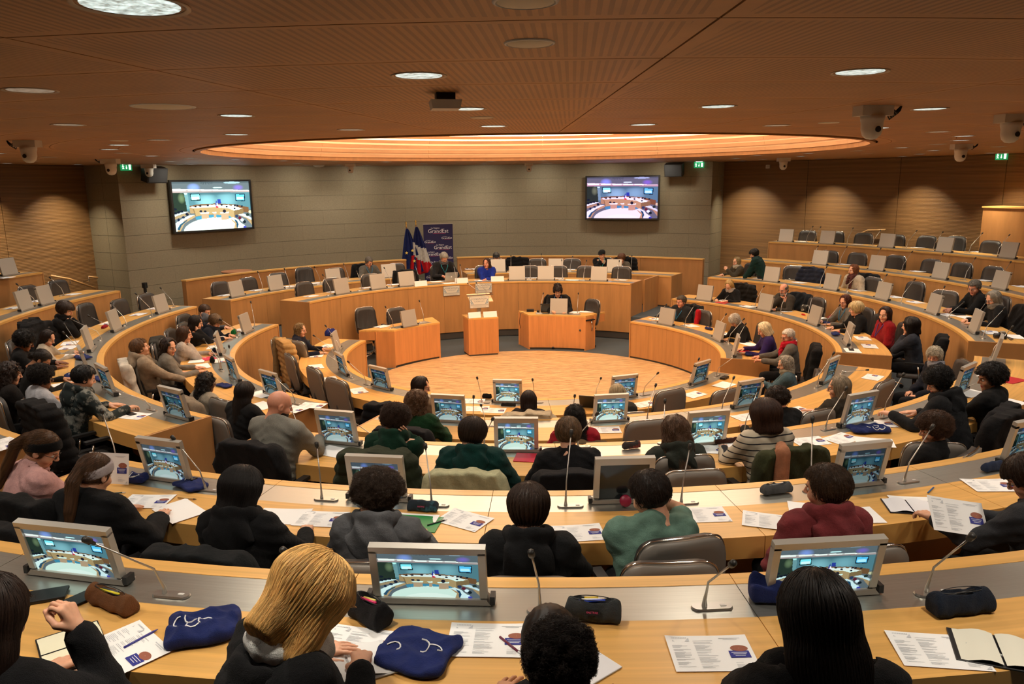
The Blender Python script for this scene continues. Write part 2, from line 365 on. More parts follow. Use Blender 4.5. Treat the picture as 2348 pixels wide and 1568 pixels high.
for i, k in enumerate(ORDER):
    r0, zt = RING[k]; zf = 0 if k in 'ED' else FLO[ORDER[i-1]]
    aR = {'E': -15.4, 'D': -19.7, 'C': -20.4, 'B': -20.7, 'A': -21}[k]
    desk(k, r0, zt, zf, aR, 50.6, 4+i, 'right arm of the %s curved wooden desk ring' % names[k])
    if k == 'E': desk(k, r0, zt, zf, -193.4, -32.9, 9, 'innermost curved wooden desk sweeping from the left to the near side')
    else:
        desk(k, r0, zt, zf, {'D': -110, 'C': -111.8, 'B': -112.6, 'A': -113}[k], -29.6 if k != 'A' else -29.4, 5+i, 'near stretch of the %s curved wooden desk ring facing the camera' % names[k])
        desk(k, r0, zt, zf, -191.6, {'D': -120.9, 'C': -119.8, 'B': -120.5, 'A': -120.6}[k], 4+i, 'left arm of the %s curved wooden desk ring' % names[k])
PZ = 1.285
pd = desk('P', 4.72, PZ, 0, 62.4, 156.9, 9, 'long front desk of the raised tribune with two plaques', .73, kick=True)
desk('Q', 6.42, PZ, .53, 116.1, 160, 5, 'left half of the tribune\'s rear desk', .72); desk('Q', 6.42, PZ, .53, 58.9, 104.4, 5, 'right half of the tribune\'s rear desk', .72)
for a0, a1, r0, r1 in ((62.4, 62.05, 5.45, 6.42),):
    gp = MB().arc(5.47, 5.92, 0, PZ, 61.55, 61.95, 1).build('side_guard', WF, None); tag(gp, 'front wooden guard panel closing the tribune on its right side', 'panel', 'tribune side guards')
    gp = MB().arc(5.93, 6.40, 0, PZ, 61.55, 61.95, 1).build('side_guard', WF, None); tag(gp, 'rear wooden guard panel closing the tribune on its right side', 'panel', 'tribune side guards')
for a0, a1, lb in ((113.9, 155, 'left curved wooden parapet behind the tribune, with round table above'), (57.9, 104.2, 'right curved wooden parapet behind the tribune')):
    t = thing('parapet', lb, 'parapet', group='wooden parapets behind the tribune'); n = 4
    for i in range(n):
        p = a0+(a1-a0)*i/n; q = a0+(a1-a0)*(i+1)/n
        MB().arc(8.3, 8.42, .0, 1.50, p+.02, q-.02).build('panel', WD, t); MB().arc(8.28, 8.44, 1.50, 1.53, p, q).build('cap_rail', WT, t)
# control booth on the upper right
t = thing('control_booth', 'tall plain wooden booth behind the top right seats', 'booth')
MB().arc(10.95, 11.6, 1.155, 2.86, 6, 24.5).build('booth_body', WD, t); MB().arc(10.93, 11.62, 2.86, 2.89, 6, 24.6).build('cap_rail', WT, t)
# ------------------------------------------------------------------ naming by place
def sector(k, a):
    if k in 'PQ':
        if k == 'P': return 'P', 'the tribune\'s front desk', 'left'
        return ('Q1', 'the left rear tribune desk', 'left') if a > 110 else ('Q2', 'the right rear tribune desk', 'left')
    a = (a+180) % 360-180
    if k == 'E':
        if -25 < a < 60: return 'ER', 'the innermost ring\'s right arm', 'far'
        if a > 100 or a < -135: return 'EL', 'the innermost ring\'s left sweep', 'far'
        return 'EN', 'the innermost ring\'s near side', 'left'
    nm = {'D': 'second', 'C': 'third', 'B': 'fourth', 'A': 'outermost'}[k]
    if -24.5 < a < 60: return k+'R', 'the %s ring\'s right arm' % nm, 'far'
    if a > 100 or a < -116: return k+'L', 'the %s ring\'s left arm' % nm, 'far'
    return k+'N', 'the %s ring\'s near stretch' % nm, 'left'
ORD = ['first', 'second', 'third', 'fourth', 'fifth', 'sixth', 'seventh', 'eighth', 'ninth', 'tenth', 'eleventh', 'twelfth', 'thirteenth', 'fourteenth', 'fifteenth']
QUEUE = {}
def queue(o, look, cat, k, a, prep='on', group=None):
    "label things of one look along one desk run by their place in the row"
    sk, nm, end = sector(k, a); a = (a+360) % 360
    if sk[-1] == 'R' or sk in ('Q2',): key = -((a+180) % 360) if sk[-1] == 'R' else -a
    else: key = -a if sk in ('P', 'Q1') else a
    QUEUE.setdefault((look, sk, nm, end, prep), []).append((key, o)); o['category'] = cat; o['label'] = look
    if group: o['group'] = group
def flush():
    for (look, sk, nm, end, prep), L in QUEUE.items():
        L.sort(key=lambda t: t[0])
        for i, (_, o) in enumerate(L):
            e = 'its far end' if end == 'far' else 'the left'
            o['label'] = ('%s %s %s, %s from %s' % (look, prep, nm, ORD[min(i, 14)], e)) if len(L) > 1 else '%s %s %s' % (look, prep, nm)
def ztop(k): return PZ if k in 'PQ' else RING[k][1]
def zflo(k): return .53 if k in 'PQ' else FLO[k]
# ------------------------------------------------------------------ ceiling fittings
LIT = mat('lamp_glow', (.66, .80, .76), .25, kind='lampdisc', es=1.15); LITD = mat('lamp_glow_dim', (.55, .52, .44), .25, kind='lampdisc', es=.30)  # glow imitates light caught in the reflectors, fainter where the fitting is off
REFL = mat('lamp_reflector', (.80, .82, .80), .12, 1.); RIM = mat('lamp_rim', (.42, .34, .26), .4, .4)
def downlight(x, y, lab, on=True, s=.72):
    t = thing('ceiling_light', lab, 'ceiling light', (x, y, CEILZ), 0, 'round recessed ceiling lights'); n = 24
    MB().lathe([(.155*s, -.001), (.170*s, -.005), (.172*s, -.001), (.172*s, .0)], n, cap=False).build('trim_ring', RIM, t, True)
    MB().lathe([(.157*s, .0), (.148*s, .002), (.115*s, .0035), (.08*s, .0045)], n, cap=False).build('reflector', REFL, t, True)
    MB().lathe([(.001, -.0015), (.142*s, -.0015), (.142*s, .0), (.001, .0)], n, cap=False).build('lamp', LIT if on else LITD, t)  # disc with streaky emission stands in for the bright reflector
    return t
for o_ in list(ceil.children):
    pass
cnt = 0
SECN = ['near the camera', 'over the left seats', 'over the far left', 'over the tribune', 'over the far right', 'over the right seats']
lampsrc = []; LQ = {}
for k in range(30):
    a = (-93+12*k+180) % 360-180
    for j, r in enumerate((6.12, 7.75, 9.36)):
        x, y, _ = pol(r, a)
        if y < -12 or r > 11: continue
        if y < -9.7: continue
        side = 'over the tribune' if 60 < a < 158 else ('over the right seats' if -60 < a <= 60 else ('over the left seats' if (a >= 158 or a < -125) else 'over the near desks'))
        ringn = ['innermost', 'middle', 'outer'][j]
        if side == 'over the near desks': lab = 'round recessed %s-circle ceiling light %s, %s from the left' % (ringn, side, ORD[int((a+125)/12)])
        else: lab = 'round recessed ceiling light of the %s circle %s' % (ringn, side)
        t = downlight(x, y, lab, on=((k*7+j*3) % 5 < 3) or abs(a+93) < 2 or abs(a+81) < 2)
        t['group'] = 'recessed ceiling lights %s, %s circle' % (side, ringn)
        if side != 'over the near desks': LQ.setdefault((ringn, side), []).append((x, t))
        if (k+j) % 2 == 0: lampsrc.append((x, y))
for (ringn, side), L_ in LQ.items():
    L_.sort(key=lambda q: q[0])
    for i, (_, t) in enumerate(L_): t['label'] = 'recessed ceiling light, %s from the left of the %s circle %s' % (ORD[min(i, 14)], ringn, side)
downlight(*P(300, 12, CEILZ)[:2], 'largest round recessed ceiling light at the top left corner', s=.85)
for x, y in lampsrc+[P(300, 12, CEILZ)[:2], pol(10.9, -81)[:2], pol(10.9, -69)[:2], pol(10.9, -105)[:2], pol(10.9, -57)[:2], pol(10.9, -117)[:2]]:
    area('downlight_lamp', (x, y, CEILZ-.03), LAMP_W, .22, (1, .90, .76), spread=125)
SPK = mat('speaker_grille', (.70, .62, .48), .6)
for u, v, lb in ((1214, 98, 'round flat ceiling speaker near the top centre'), (374, 244, 'wide round ceiling speaker on the upper left'), (1105, 269, 'small round ceiling speaker just before the dome'), (1900, 281, 'round ceiling speaker right of the dome'), (273, 322, 'small round ceiling speaker at far left'), (1205, 2, 'round ceiling speaker cut by the top edge')):
    x, y, _ = P(u, v, CEILZ); t = thing('ceiling_speaker', lb, 'ceiling speaker', (x, y, CEILZ), 0, 'round ceiling speakers'); q_ = 1.15 if 'wide' in lb else .55; t.scale = (q_, q_, 1)
    MB().lathe([(.001, -.005), (.135, -.005), (.14, -.003), (.14, 0)], 28, cap=False).build('grille', SPK, t, True)
    MB().lathe([(.14, 0), (.143, -.006), (.157, -.004), (.160, 0)], 28, cap=False).build('trim_ring', WHITE, t, True)
x, y, _ = P(1020, 214, CEILZ); t = thing('ceiling_sensor', 'square white projecting ceiling box in front of the dome', 'ceiling box', (x, y, CEILZ), math.radians(12))
MB().box((0, 0, -.02), (.10, .10, .04)).build('mount', BLACK, t); MB().box((0, 0, -.06), (.145, .145, .045), taper=1.12).build('housing', WHITE, t)
def ptz(u, v, lb, s=1.0, rz=0, wires=False):
    x, y, _ = P(u, v, CEILZ); t = thing('dome_camera', lb, 'security camera', (x, y, CEILZ), rz, 'white ceiling cameras')
    MB().box((0, 0, -.035*s), (.24*s, .13*s, .07*s), taper=1.0).build('mount_box', WHITE, t)
    MB().lathe([(.001, -.235), (.035, -.23), (.062, -.205), (.074, -.165), (.075, -.12), (.082, -.095), (.085, -.065), (.001, -.06)], 20, cap=False).build('dome_head', WHITE, t, True).scale = (s, s, s)
    b = MB(); b.lathe([(.001, 0), (.02, 0), (.022, .008), (.001, .01)], 12); o = b.build('lens', BLACK, t, loc=(0, -.073*s, -.165*s)); o.rotation_euler = (math.pi/2, 0, 0); o.scale = (s, s, s)
    if wires:
        b = MB()
        for i in range(5): b.tube([(wires*.12*s, .02*i-.04, -.02), (wires*.17*s, .02*i-.03, -.05-.008*i), (wires*.21*s, .01*i, -.03), (wires*.22*s, 0, 0)], .006, 5)
        b.build('cables', BLACK, t, True)
ptz(62, 322, 'white dome camera with loose black cables at far left', .95, 0, -1)
ptz(252, 364, 'white camera left of the green sign above the left pillar', 1.2, 0, -1); ptz(340, 377, 'white camera beside the black loudspeaker above the left screen', 1.2)
ptz(803, 375, 'small white camera above the wall right of the left screen', 1.0); ptz(1213, 374, 'small white camera above the wall at the centre', 1.0)
ptz(1602, 371, 'white camera in front of the green sign on the right pillar', 1.0); ptz(1797, 362, 'white camera above the right wooden wall', 1.2)
ptz(2003, 243, 'large white dome camera with open black bracket at upper right', .92, math.radians(10), 1); ptz(2322, 262, 'large white dome camera at the right edge', .92, math.radians(10), 1)
ptz(2205, 330, 'white camera left of the green sign on the right wall', 1.1, 0, 1)
x, y, _ = P(731, 379, CEILZ); t = thing('smoke_detector', 'small white flat ceiling detector near the stone wall', 'detector', (x, y, CEILZ)); MB().lathe([(.001, -.05), (.08, -.045), (.14, -.02), (.15, 0)], 20, cap=False).build('housing', WHITE, t, True)
# emergency exit signs
GRN = mat('exit_green', (.02, .42, .14), .5, kind='emit', es=.55); SIGNW = mat('sign_white', (.9, 1, .92), .5, kind='emit', es=1.6)
def exitsign(u, v, r, lb):
    p = PR(u, v, r); a = azi(p[0], p[1]); t = thing('exit_sign', lb, 'exit sign', (p[0], p[1], p[2]), face_c(a)-math.pi, 'green emergency exit signs')
    MB().box((0, 0, 0), (.28, .02, .16)).build('plate', GRN, t)
    b = MB(); b.box((0, -.012, .0), (.012, .004, .07)); b.add([(-.025, -.014, -.015), (.025, -.014, -.015), (0, -.014, -.05)], [(0, 1, 2)]); b.build('arrow', SIGNW, t)
    b = MB(); b.box((.085, -.012, 0), (.05, .004, .11)); b.build('door_symbol', SIGNW, t)
    b = MB(); b.lathe([(.001, 0), (.012, .004), (.012, .016), (.001, .02)], 8, c=(-.085, -.014, .035)); b.tube([(-.085, -.014, .03), (-.08, -.014, -.01), (-.065, -.014, -.045)], .007, 5); b.tube([(-.08, -.014, -.01), (-.1, -.014, -.045)], .007, 5); b.tube([(-.108, -.014, .0), (-.085, -.014, .022), (-.06, -.014, .01)], .006, 5); b.build('running_figure', SIGNW, t)
    MB().box((0, .0, .105), (.17, .05, .04)).build('lamp', mat('sign_lamp', (.75, 1, .85), .4, kind='emit', es=9.), t)
    q = pol(r-.12, a, p[2]+.09); area('sign_light', (q[0], q[1], q[2]), 1.3, .08, (.62, 1, .75), (0, 0, 0), 150)
exitsign(289, 383, 10.40, 'green emergency exit sign on the left pillar'); exitsign(1603, 378, 10.40, 'green emergency exit sign on the right pillar behind a camera'); exitsign(2297, 358, 11.6, 'green emergency exit sign on the right wooden wall')
# ------------------------------------------------------------------ the picture shown on all screens
def paint(W=216, Hh=124):
    u, v = np.meshgrid((np.arange(W)+.5)/W, (np.arange(Hh)+.5)/Hh); im = np.zeros((Hh, W, 3))
    def poly(pts, col):
        ins = np.zeros(u.shape, bool); n = len(pts)
        for i in range(n):
            x1, y1 = pts[i]; x2, y2 = pts[(i+1) % n]
            if y1 == y2: continue
            c = ((y1 > v) != (y2 > v)) & (u < (x2-x1)*(v-y1)/(y2-y1)+x1); ins ^= c
        im[ins] = lin(col)
    def ell(cx, cy, rx, ry, col, soft=0):
        d = ((u-cx)/rx)**2+((v-cy)/ry)**2
        if soft: a = np.clip(1-d, 0, 1)[..., None]**1.2*soft; im[:] = im*(1-a)+np.array(lin(col))*a
        else: im[d < 1] = lin(col)
    im[:] = lin('#5b6a70'); im[v < .03] = lin('#4a5a60')
    for i in range(14):
        x = .36+.012*i; poly([(x, 0), (x+.004, 0), (x+.003-(x-.43)*.15, .06), (x-(x-.43)*.15, .06)], '#39474c')
    ell(.27, .12, .09, .10, '#7f9fe8', .9); ell(.85, .13, .08, .07, '#7c6cd0', .8); ell(.77, .025, .11, .022, '#8fb4c4'); ell(.577, .126, .062, .014, '#c8ffff')
    poly([(0, .135), (1, .19), (1, .235), (0, .215)], '#a59a98'); poly([(0, .135), (1, .19), (1, .205), (0, .165)], '#cfd0cc')
    for a, b_ in ((.01, .17), (.2, .34), (.36, .49), (.515, .65), (.67, .8)): poly([(a, .142+a*.04), (b_, .142+b_*.04), (b_, .182+b_*.02), (a, .182+a*.02)], '#f2fff8')
    poly([(0, .215), (1, .235), (1, .60), (0, .60)], '#4f7f8a'); ell(.42, .42, .16, .2, '#8fd0da', .7); ell(.68, .40, .16, .2, '#86c6d2', .6); ell(.5, .24, .5, .05, '#33525a', .6)
    poly([(0, .215), (.15, .225), (.165, .60), (0, .75)], '#26352c'); ell(.11, .33, .05, .12, '#6f8a64', .7); poly([(.145, .225), (.19, .225), (.20, .56), (.165, .56)], '#6a9aa0')
    ell(.165, .24, .02, .018, '#b8fff4')
    poly([(.218, .245), (.343, .25), (.346, .385), (.222, .39)], '#10181c'); poly([(.226, .256), (.335, .26), (.338, .365), (.23, .37)], '#7ff4ff'); poly([(.235, .31), (.33, .31), (.33, .36), (.236, .36)], '#d8ffff')
    poly([(.80, .262), (.937, .27), (.93, .43), (.803, .415)], '#10182c'); poly([(.808, .275), (.925, .283), (.92, .408), (.812, .398)], '#58ccff'); poly([(.82, .33), (.91, .335), (.91, .39), (.82, .385)], '#b4f4ff')
    poly([(.2, .49), (.30, .465), (.52, .455), (.62, .465), (.8, .49), (.97, .56), (.97, .68), (.9, .66), (.2, .56)], '#6f5236')
    poly([(.20, .52), (.30, .50), (.52, .48), (.7, .50), (.89, .58), (.89, .72), (.20, .64)], '#a08a62'); poly([(.20, .52), (.30, .50), (.52, .48), (.7, .50), (.89, .58), (.77, .60), (.25, .545)], '#e0f2ea')
    poly([(.25, .56), (.35, .54), (.52, .53), (.68, .56), (.89, .60), (.77, .635), (.74, .63)], '#dcfff4')
    poly([(.235, .545), (.38, .53), (.53, .535), (.70, .57), (.77, .62), (.77, .80), (.70, .73), (.53, .69), (.38, .685), (.265, .71)], '#a89468'); poly([(.235, .545), (.25, .56), (.27, .70), (.262, .70)], '#7c6844')
    poly([(.77, .62), (.90, .585), (.90, .68), (.77, .79)], '#7c6a48')
    for x in (.235, .30, .37, .46, .51, .64, .70, .76, .80): poly([(x-.012, .475+abs(x-.5)*.10), (x+.012, .475+abs(x-.5)*.10), (x+.012, .505+abs(x-.5)*.10), (x-.012, .505+abs(x-.5)*.10)], '#cfeef0')
    for x, y in ((.275, .51), (.335, .50), (.43, .49), (.55, .50), (.61, .49), (.675, .53), (.79, .51), (.82, .52), (.78, .575), (.88, .53)): ell(x, y, .014, .018, '#161c2c')
    poly([(.535, .44), (.545, .38), (.555, .46), (.56, .53), (.53, .53)], '#2c3f9a'); poly([(.548, .44), (.57, .49), (.57, .53), (.54, .53)], '#f4f4ff'); poly([(.535, .50), (.57, .53), (.56, .545), (.535, .545)], '#c83440'); poly([(.56, .375), (.603, .375), (.605, .46), (.563, .46)], '#2a3f9c')
    poly([(.26, .72), (.34, .70), (.53, .69), (.70, .73), (.77, .80), (.72, .80), (.50, .76), (.27, .78)], '#3f8aa8')
    ell(.50, 1.02, .40, .275, '#cfeee0'); ell(.5, 1.1, .3, .2, '#dff6ea')
    for x0, y0, x1, w_, h_ in ((.32, .64, .44, 0, .12), (.478, .64, .535, 0, .115), (.575, .65, .70, .0, .15)):
        poly([(x0, y0), (x1, y0-.01), (x1-.005, y0+.02), (x0+.015, y0+.022)], '#d8fff4'); poly([(x0+.015, y0+.02), (x1-.006, y0+.018), (x1-.01, y0+h_), (x0+.02, y0+h_+.008)], '#b09a7c')
    ell(.64, .625, .022, .035, '#20202c'); ell(.335, .61, .018, .022, '#1c2438'); ell(.39, .612, .018, .018, '#1c2438')
    poly([(0, .66), (.12, .60), (.18, .61), (.0, .70)], '#d0f4f4'); poly([(0, .70), (.18, .62), (.2, .66), (0, .76)], '#9a8a68')
    for x, y in ((.02, .63), (.06, .61), (.10, .60), (.02, .55)): ell(x, y, .02, .025, '#18202c')
    poly([(.0, .86), (.1, .76), (.22, .68), (.26, .685), (.26, .72), (.12, .84), (.06, 1), (0, 1)], '#a8946c'); poly([(.0, .84), (.1, .74), (.20, .675), (.25, .68), (.12, .78), (.05, .9), (.02, 1), (0, 1)], '#d4f4f0')
    poly([(.02, .96), (.06, .86), (.15, .77), (.16, .78), (.08, .88), (.05, .98)], '#27506a'); ell(.05, .765, .015, .03, '#1a2840'); ell(.11, .72, .02, .025, '#203048'); ell(.16, .66, .02, .03, '#1c2030')
    poly([(.70, .78), (.76, .76), (.80, .80), (.815, .92), (.80, 1.0), (.75, 1.0), (.77, .9)], '#a8946c'); poly([(.70, .78), (.75, .76), (.82, .82), (.86, .92), (.87, 1), (.80, 1), (.80, .88)], '#cdeef0'); poly([(.76, .80), (.80, .84), (.815, .92), (.80, .99), (.785, .99), (.79, .9)], '#1d4560')
    poly([(.82, .71), (.90, .70), (1, .82), (1, .95), (.93, .80)], '#a08c66'); poly([(.82, .71), (.9, .69), (1, .79), (1, .84), (.92, .77)], '#c0e4ea')
    for x, y, c_ in ((.80, .74, '#2c3c5c'), (.84, .78, '#5c2030'), (.87, .83, '#d8f8ff'), (.90, .87, '#142028'), (.88, .96, '#d0f4ff'), (.95, .72, '#243430'), (.90, .99, '#4048a8'), (.99, .66, '#c0c8a0')): ell(x, y, .022, .032, c_)
    return im
def screen_mesh(W=216, Hh=124):
    im = paint(W, Hh); xs = np.linspace(-.5, .5, W+1); zs = np.linspace(1, 0, Hh+1)
    V = np.zeros(((Hh+1)*(W+1), 3)); X, Z = np.meshgrid(xs, zs); V[:, 0] = X.ravel(); V[:, 2] = Z.ravel()
    i, j = np.meshgrid(np.arange(W), np.arange(Hh)); a = (j*(W+1)+i).ravel(); Fq = np.stack([a+W+1, a+W+2, a+1, a], 1)
    me = bpy.data.meshes.new('screen_picture'); me.from_pydata(V.tolist(), [], Fq.tolist()); ca = me.color_attributes.new('Col', 'FLOAT_COLOR', 'CORNER')
    c4 = np.ones((len(Fq), 4, 4), np.float32); c4[:, :, :3] = im.reshape(-1, 3)[:, None, :]; ca.data.foreach_set('color', c4.ravel()); me.materials.append(None); return me
SCR = screen_mesh()
def picture(parent, w_, h_, loc, m, name='screen_picture', rx=0):
    o = bpy.data.objects.new(name, SCR); link(o, parent); o.location = loc; o.scale = (w_, 1, h_); o.rotation_euler = (rx, 0, 0)
    o.material_slots[0].link = 'OBJECT'; o.material_slots[0].material = m; return o
# wall screens
for nm, lp, rp, lb, tint, es in (('a', (-8.80, 5.72), (-7.43, 7.42), 'large wall screen on the left showing a bluish view of the hall', (1.1, 1.05, 1.0), 2.0), ('b', (1.62, 10.37), (3.74, 9.81), 'large wall screen on the right showing a pinkish view of the hall', (1.3, .82, 1.2), 1.25)):
    cx, cy = (lp[0]+rp[0])/2, (lp[1]+rp[1])/2; dx, dy = rp[0]-lp[0], rp[1]-lp[1]; W_ = math.hypot(dx, dy)*.985; rz = math.atan2(dy, dx); H_ = 1.27
    k_ = .985; t = thing('wall_screen', lb, 'screen', (cx*k_, cy*k_, 2.40), rz, 'wall screens')
    b = MB(); f = .045
    for c, d in (((0, 0, f/2), (W_, .09, f)), ((0, 0, H_-f/2), (W_, .09, f)), ((-W_/2+f/2, 0, H_/2), (f, .09, H_-2*f)), ((W_/2-f/2, 0, H_/2), (f, .09, H_-2*f)), ((0, .02, H_/2), (W_-2*f, .05, H_-2*f))): b.box(c, d)
    b.build('bezel', BLACK, t); MB().box((0, .09, H_/2), (.5, .1, .4)).build('wall_bracket', BLACK, t)
    picture(t, W_-2*f, H_-2*f, (0, -.01, f), mat('screen_'+nm, tint, kind='screen', es=es))
for u, v, lb in ((354, 400, 'black loudspeaker hung left of the left wall screen'), (1546, 389, 'black loudspeaker hung right of the right wall screen')):
    p = PR(u, v, 10.15); a = azi(p[0], p[1]); t = thing('loudspeaker', lb, 'loudspeaker', p, face_c(a)-math.pi, 'black wall loudspeakers')
    o = MB().box((0, 0, 0), (.50, .26, .34)).build('cabinet', BLACK, t); o.rotation_euler = (math.radians(14), 0, 0); o = MB().box((0, -.135, 0), (.46, .012, .30)).build('grille', mat('grille_black', (.02, .02, .022), .8), t); o.rotation_euler = (math.radians(14), 0, 0)
    MB().box((0, .22, .12), (.12, .3, .05)).build('bracket', BLACK, t)
p = PR(1761, 382, 11.68); t = thing('wall_box', 'small cream box high on the right wooden wall', 'wall box', p, face_c(azi(p[0], p[1]))-math.pi); MB().box((0, 0, 0), (.11, .05, .1)).build('housing', WHITE, t); MB().box((0, -.028, 0), (.07, .008, .06)).build('cover', SILV, t)
p = PR(1632, 549, 11.0); t = thing('wall_sockets', 'small row of sockets on the right stone pillar', 'socket', p, math.radians(150)); MB().box((0, 0, 0), (.02, .16, .07)).build('plate', WHITE, t)
# ------------------------------------------------------------------ desk monitors
def make_monitor(wide):
    W_, H_ = (.46, .262) if wide else (.372, .315); t = bpy.data.objects.new('desk_monitor', None); link(t); t.empty_display_size = .05
    tilt = math.radians(-12 if wide else -12); R = Matrix.Rotation(tilt, 4, 'X'); bx = .04
    T = Matrix.Translation((0, 0, .012)) @ R
    sides = .030 if wide else .034; top = .03 if wide else .046; bot = .012
    b = MB(); D = .034
    for c, d in (((0, 0, H_-top/2), (W_, D, top)), ((0, 0, bot/2), (W_, D, bot)), ((-W_/2+sides/2, 0, H_/2), (sides, D, H_-top-bot)), ((W_/2-sides/2, 0, H_/2), (sides, D, H_-top-bot))):
        x, y, z = c; bb = MB().box(c, d); b.add([T @ Vector(q) for q in bb.v], bb.f)
    b.build('housing', SILV, t)
    bb = MB().box((0, -.010, H_/2), (W_-.004, .018, H_-.004)); MB().add([T @ Vector(q) for q in bb.v], bb.f).build('back_cover', SILV, t)
    MB().box((0, -.012, .010), (W_+.03, .075, .022), taper=.92).build('hinge_base', mat('monitor_base', (.34, .31, .27), .35, .5), t)
    for s_ in (-1, 1): MB().box((s_*(W_/2+.02), 0, .02), (.02, .05, .035)).build('side_latch', BLACK, t)
    return t, W_-2*sides, H_-top-bot, tilt, bot
def add_picture(t, info, m):
    _, w_, h_, tilt, bot = info; off = Matrix.Translation((0, 0, .012)) @ Matrix.Rotation(tilt, 4, 'X') @ Vector((0, .0172-.010, bot))
    if m is None:
        o = MB().box((0, 0, .5), (1, .002, 1)).build('screen', mat('screen_off', (.012, .018, .02), .12), t); o.location = off; o.scale = (w_, 1, h_); o.rotation_euler = (tilt, 0, 0)
    else:
        o = picture(t, w_, h_, off, m, 'screen_picture'); o.rotation_euler = (-tilt, 0, math.pi)
PROT = {w_: make_monitor(w_) for w_ in (0, 1)}
MS = [mat('screen_c', (1.0, 1.0, 1.0), kind='screen', es=.95), mat('screen_d', (.95, .95, 1.05), kind='screen', es=.6), mat('screen_e', (.8, .85, .95), kind='screen', es=.27)]
used = {0: 0, 1: 0}
def monitor(u, v, k, m=0, dz=0, look='silver desk monitor', rot=0, cat='monitor'):
    x, y, z = P(u, v, ztop(k)+.004) if not isinstance(k, tuple) else P(u, v, k[1]); kk = k if not isinstance(k, tuple) else k[0]
    a = azi(x, y); r = math.hypot(x, y); w_ = 1 if kk == 'A' and y < -8 else 0
    if kk in RING: r = RING[kk][0]+.205; x, y, _ = pol(r, a)
    elif kk in ('P', 'Q'): r = (4.72 if kk == 'P' else 6.42)+.205; x, y, _ = pol(r, a)
    info = PROT[w_]; t = info[0] if not used[w_] else copytree_no_pic(info[0]); used[w_] = 1
    t.location = (x, y, z); t.rotation_euler = (0, 0, face_c(a)+math.pi*0+math.pi+math.radians(rot))
    add_picture(t, info, None if m is None else MS[m])
    if kk in RING or kk in 'PQ': queue(t, look, cat, kk, a, group='silver desk monitors')
    else: t['label'] = look; t['category'] = cat
    return t
def copytree_no_pic(o):
    c = o.copy(); link(c)
    for ch in o.children:
        if ch.name.startswith('screen'): continue
        d = ch.copy(); link(d); d.parent = c
    return c
for a_ in [(182, 1322), (988, 1380), (1868, 1352)]: monitor(*a_, 'A', 0, look='wide silver lit monitor')
for u, v, m in [(392, 1100, 1), (868, 1147, 1), (1427, 1150, None), (1953, 1108, 2), (2352, 1058, 2)]: monitor(u, v, 'B', m, look='silver desk monitor' if m is not None else 'switched-off silver monitor')
for u, v, m in [(775, 1018, 1), (1185, 1030, 0), (1606, 1011, 0), (1948, 968, 1), (2176, 896, 2), (2262, 826, 2), (400, 960, 2), (277, 895, 2), (214, 852, 2), (220, 800, 2), (286, 756, 2), (382, 716, 2)]: monitor(u, v, 'C', m)
for u, v in [(120, 697), (4, 711)]: monitor(u, v, 'B', 2)
monitor(58, 631, 'A', 2)
for u, v, m in [(637, 905, 2), (1030, 968, 1), (1398, 966, 0), (1711, 930, 2), (1892, 873, 2), (517, 808, 2), (534, 870, 2), (575, 761, 2)]: monitor(u, v, 'D', m)
for u, v, m in [(1165, 923, 0), (1418, 906, 1), (882, 888, 2), (1603, 878, 2), (795, 855, 2), (785, 803, 2), (1532, 743, 2), (1646, 779, 2), (1681, 813, 2)]: monitor(u, v, 'E', m)
for u, v in [(1622, 687), (1757, 711), (1864, 743), (1933, 787)]: monitor(u, v, 'D', 2)
for u, v in [(1772, 645), (1906, 664), (2033, 686), (2143, 718), (2227, 760)]: monitor(u, v, 'C', 2)
for u, v in [(1892, 605), (2031, 618), (2173, 638), (2315, 662)]: monitor(u, v, 'B', 2)
for u, v in [(1808, 553), (1902, 558), (2036, 567), (2175, 577), (2324, 591)]: monitor(u, v, 'A', 2)
for u, v in [(790, 674), (866, 662), (931, 655), (1185, 641), (1252, 640), (1376, 642)]: monitor(u, v, 'P', 2)
for u, v in [(548, 680), (637, 665), (767, 648), (900, 638), (1142, 623), (1275, 621), (1410, 623)]: monitor(u, v, 'Q', 2)
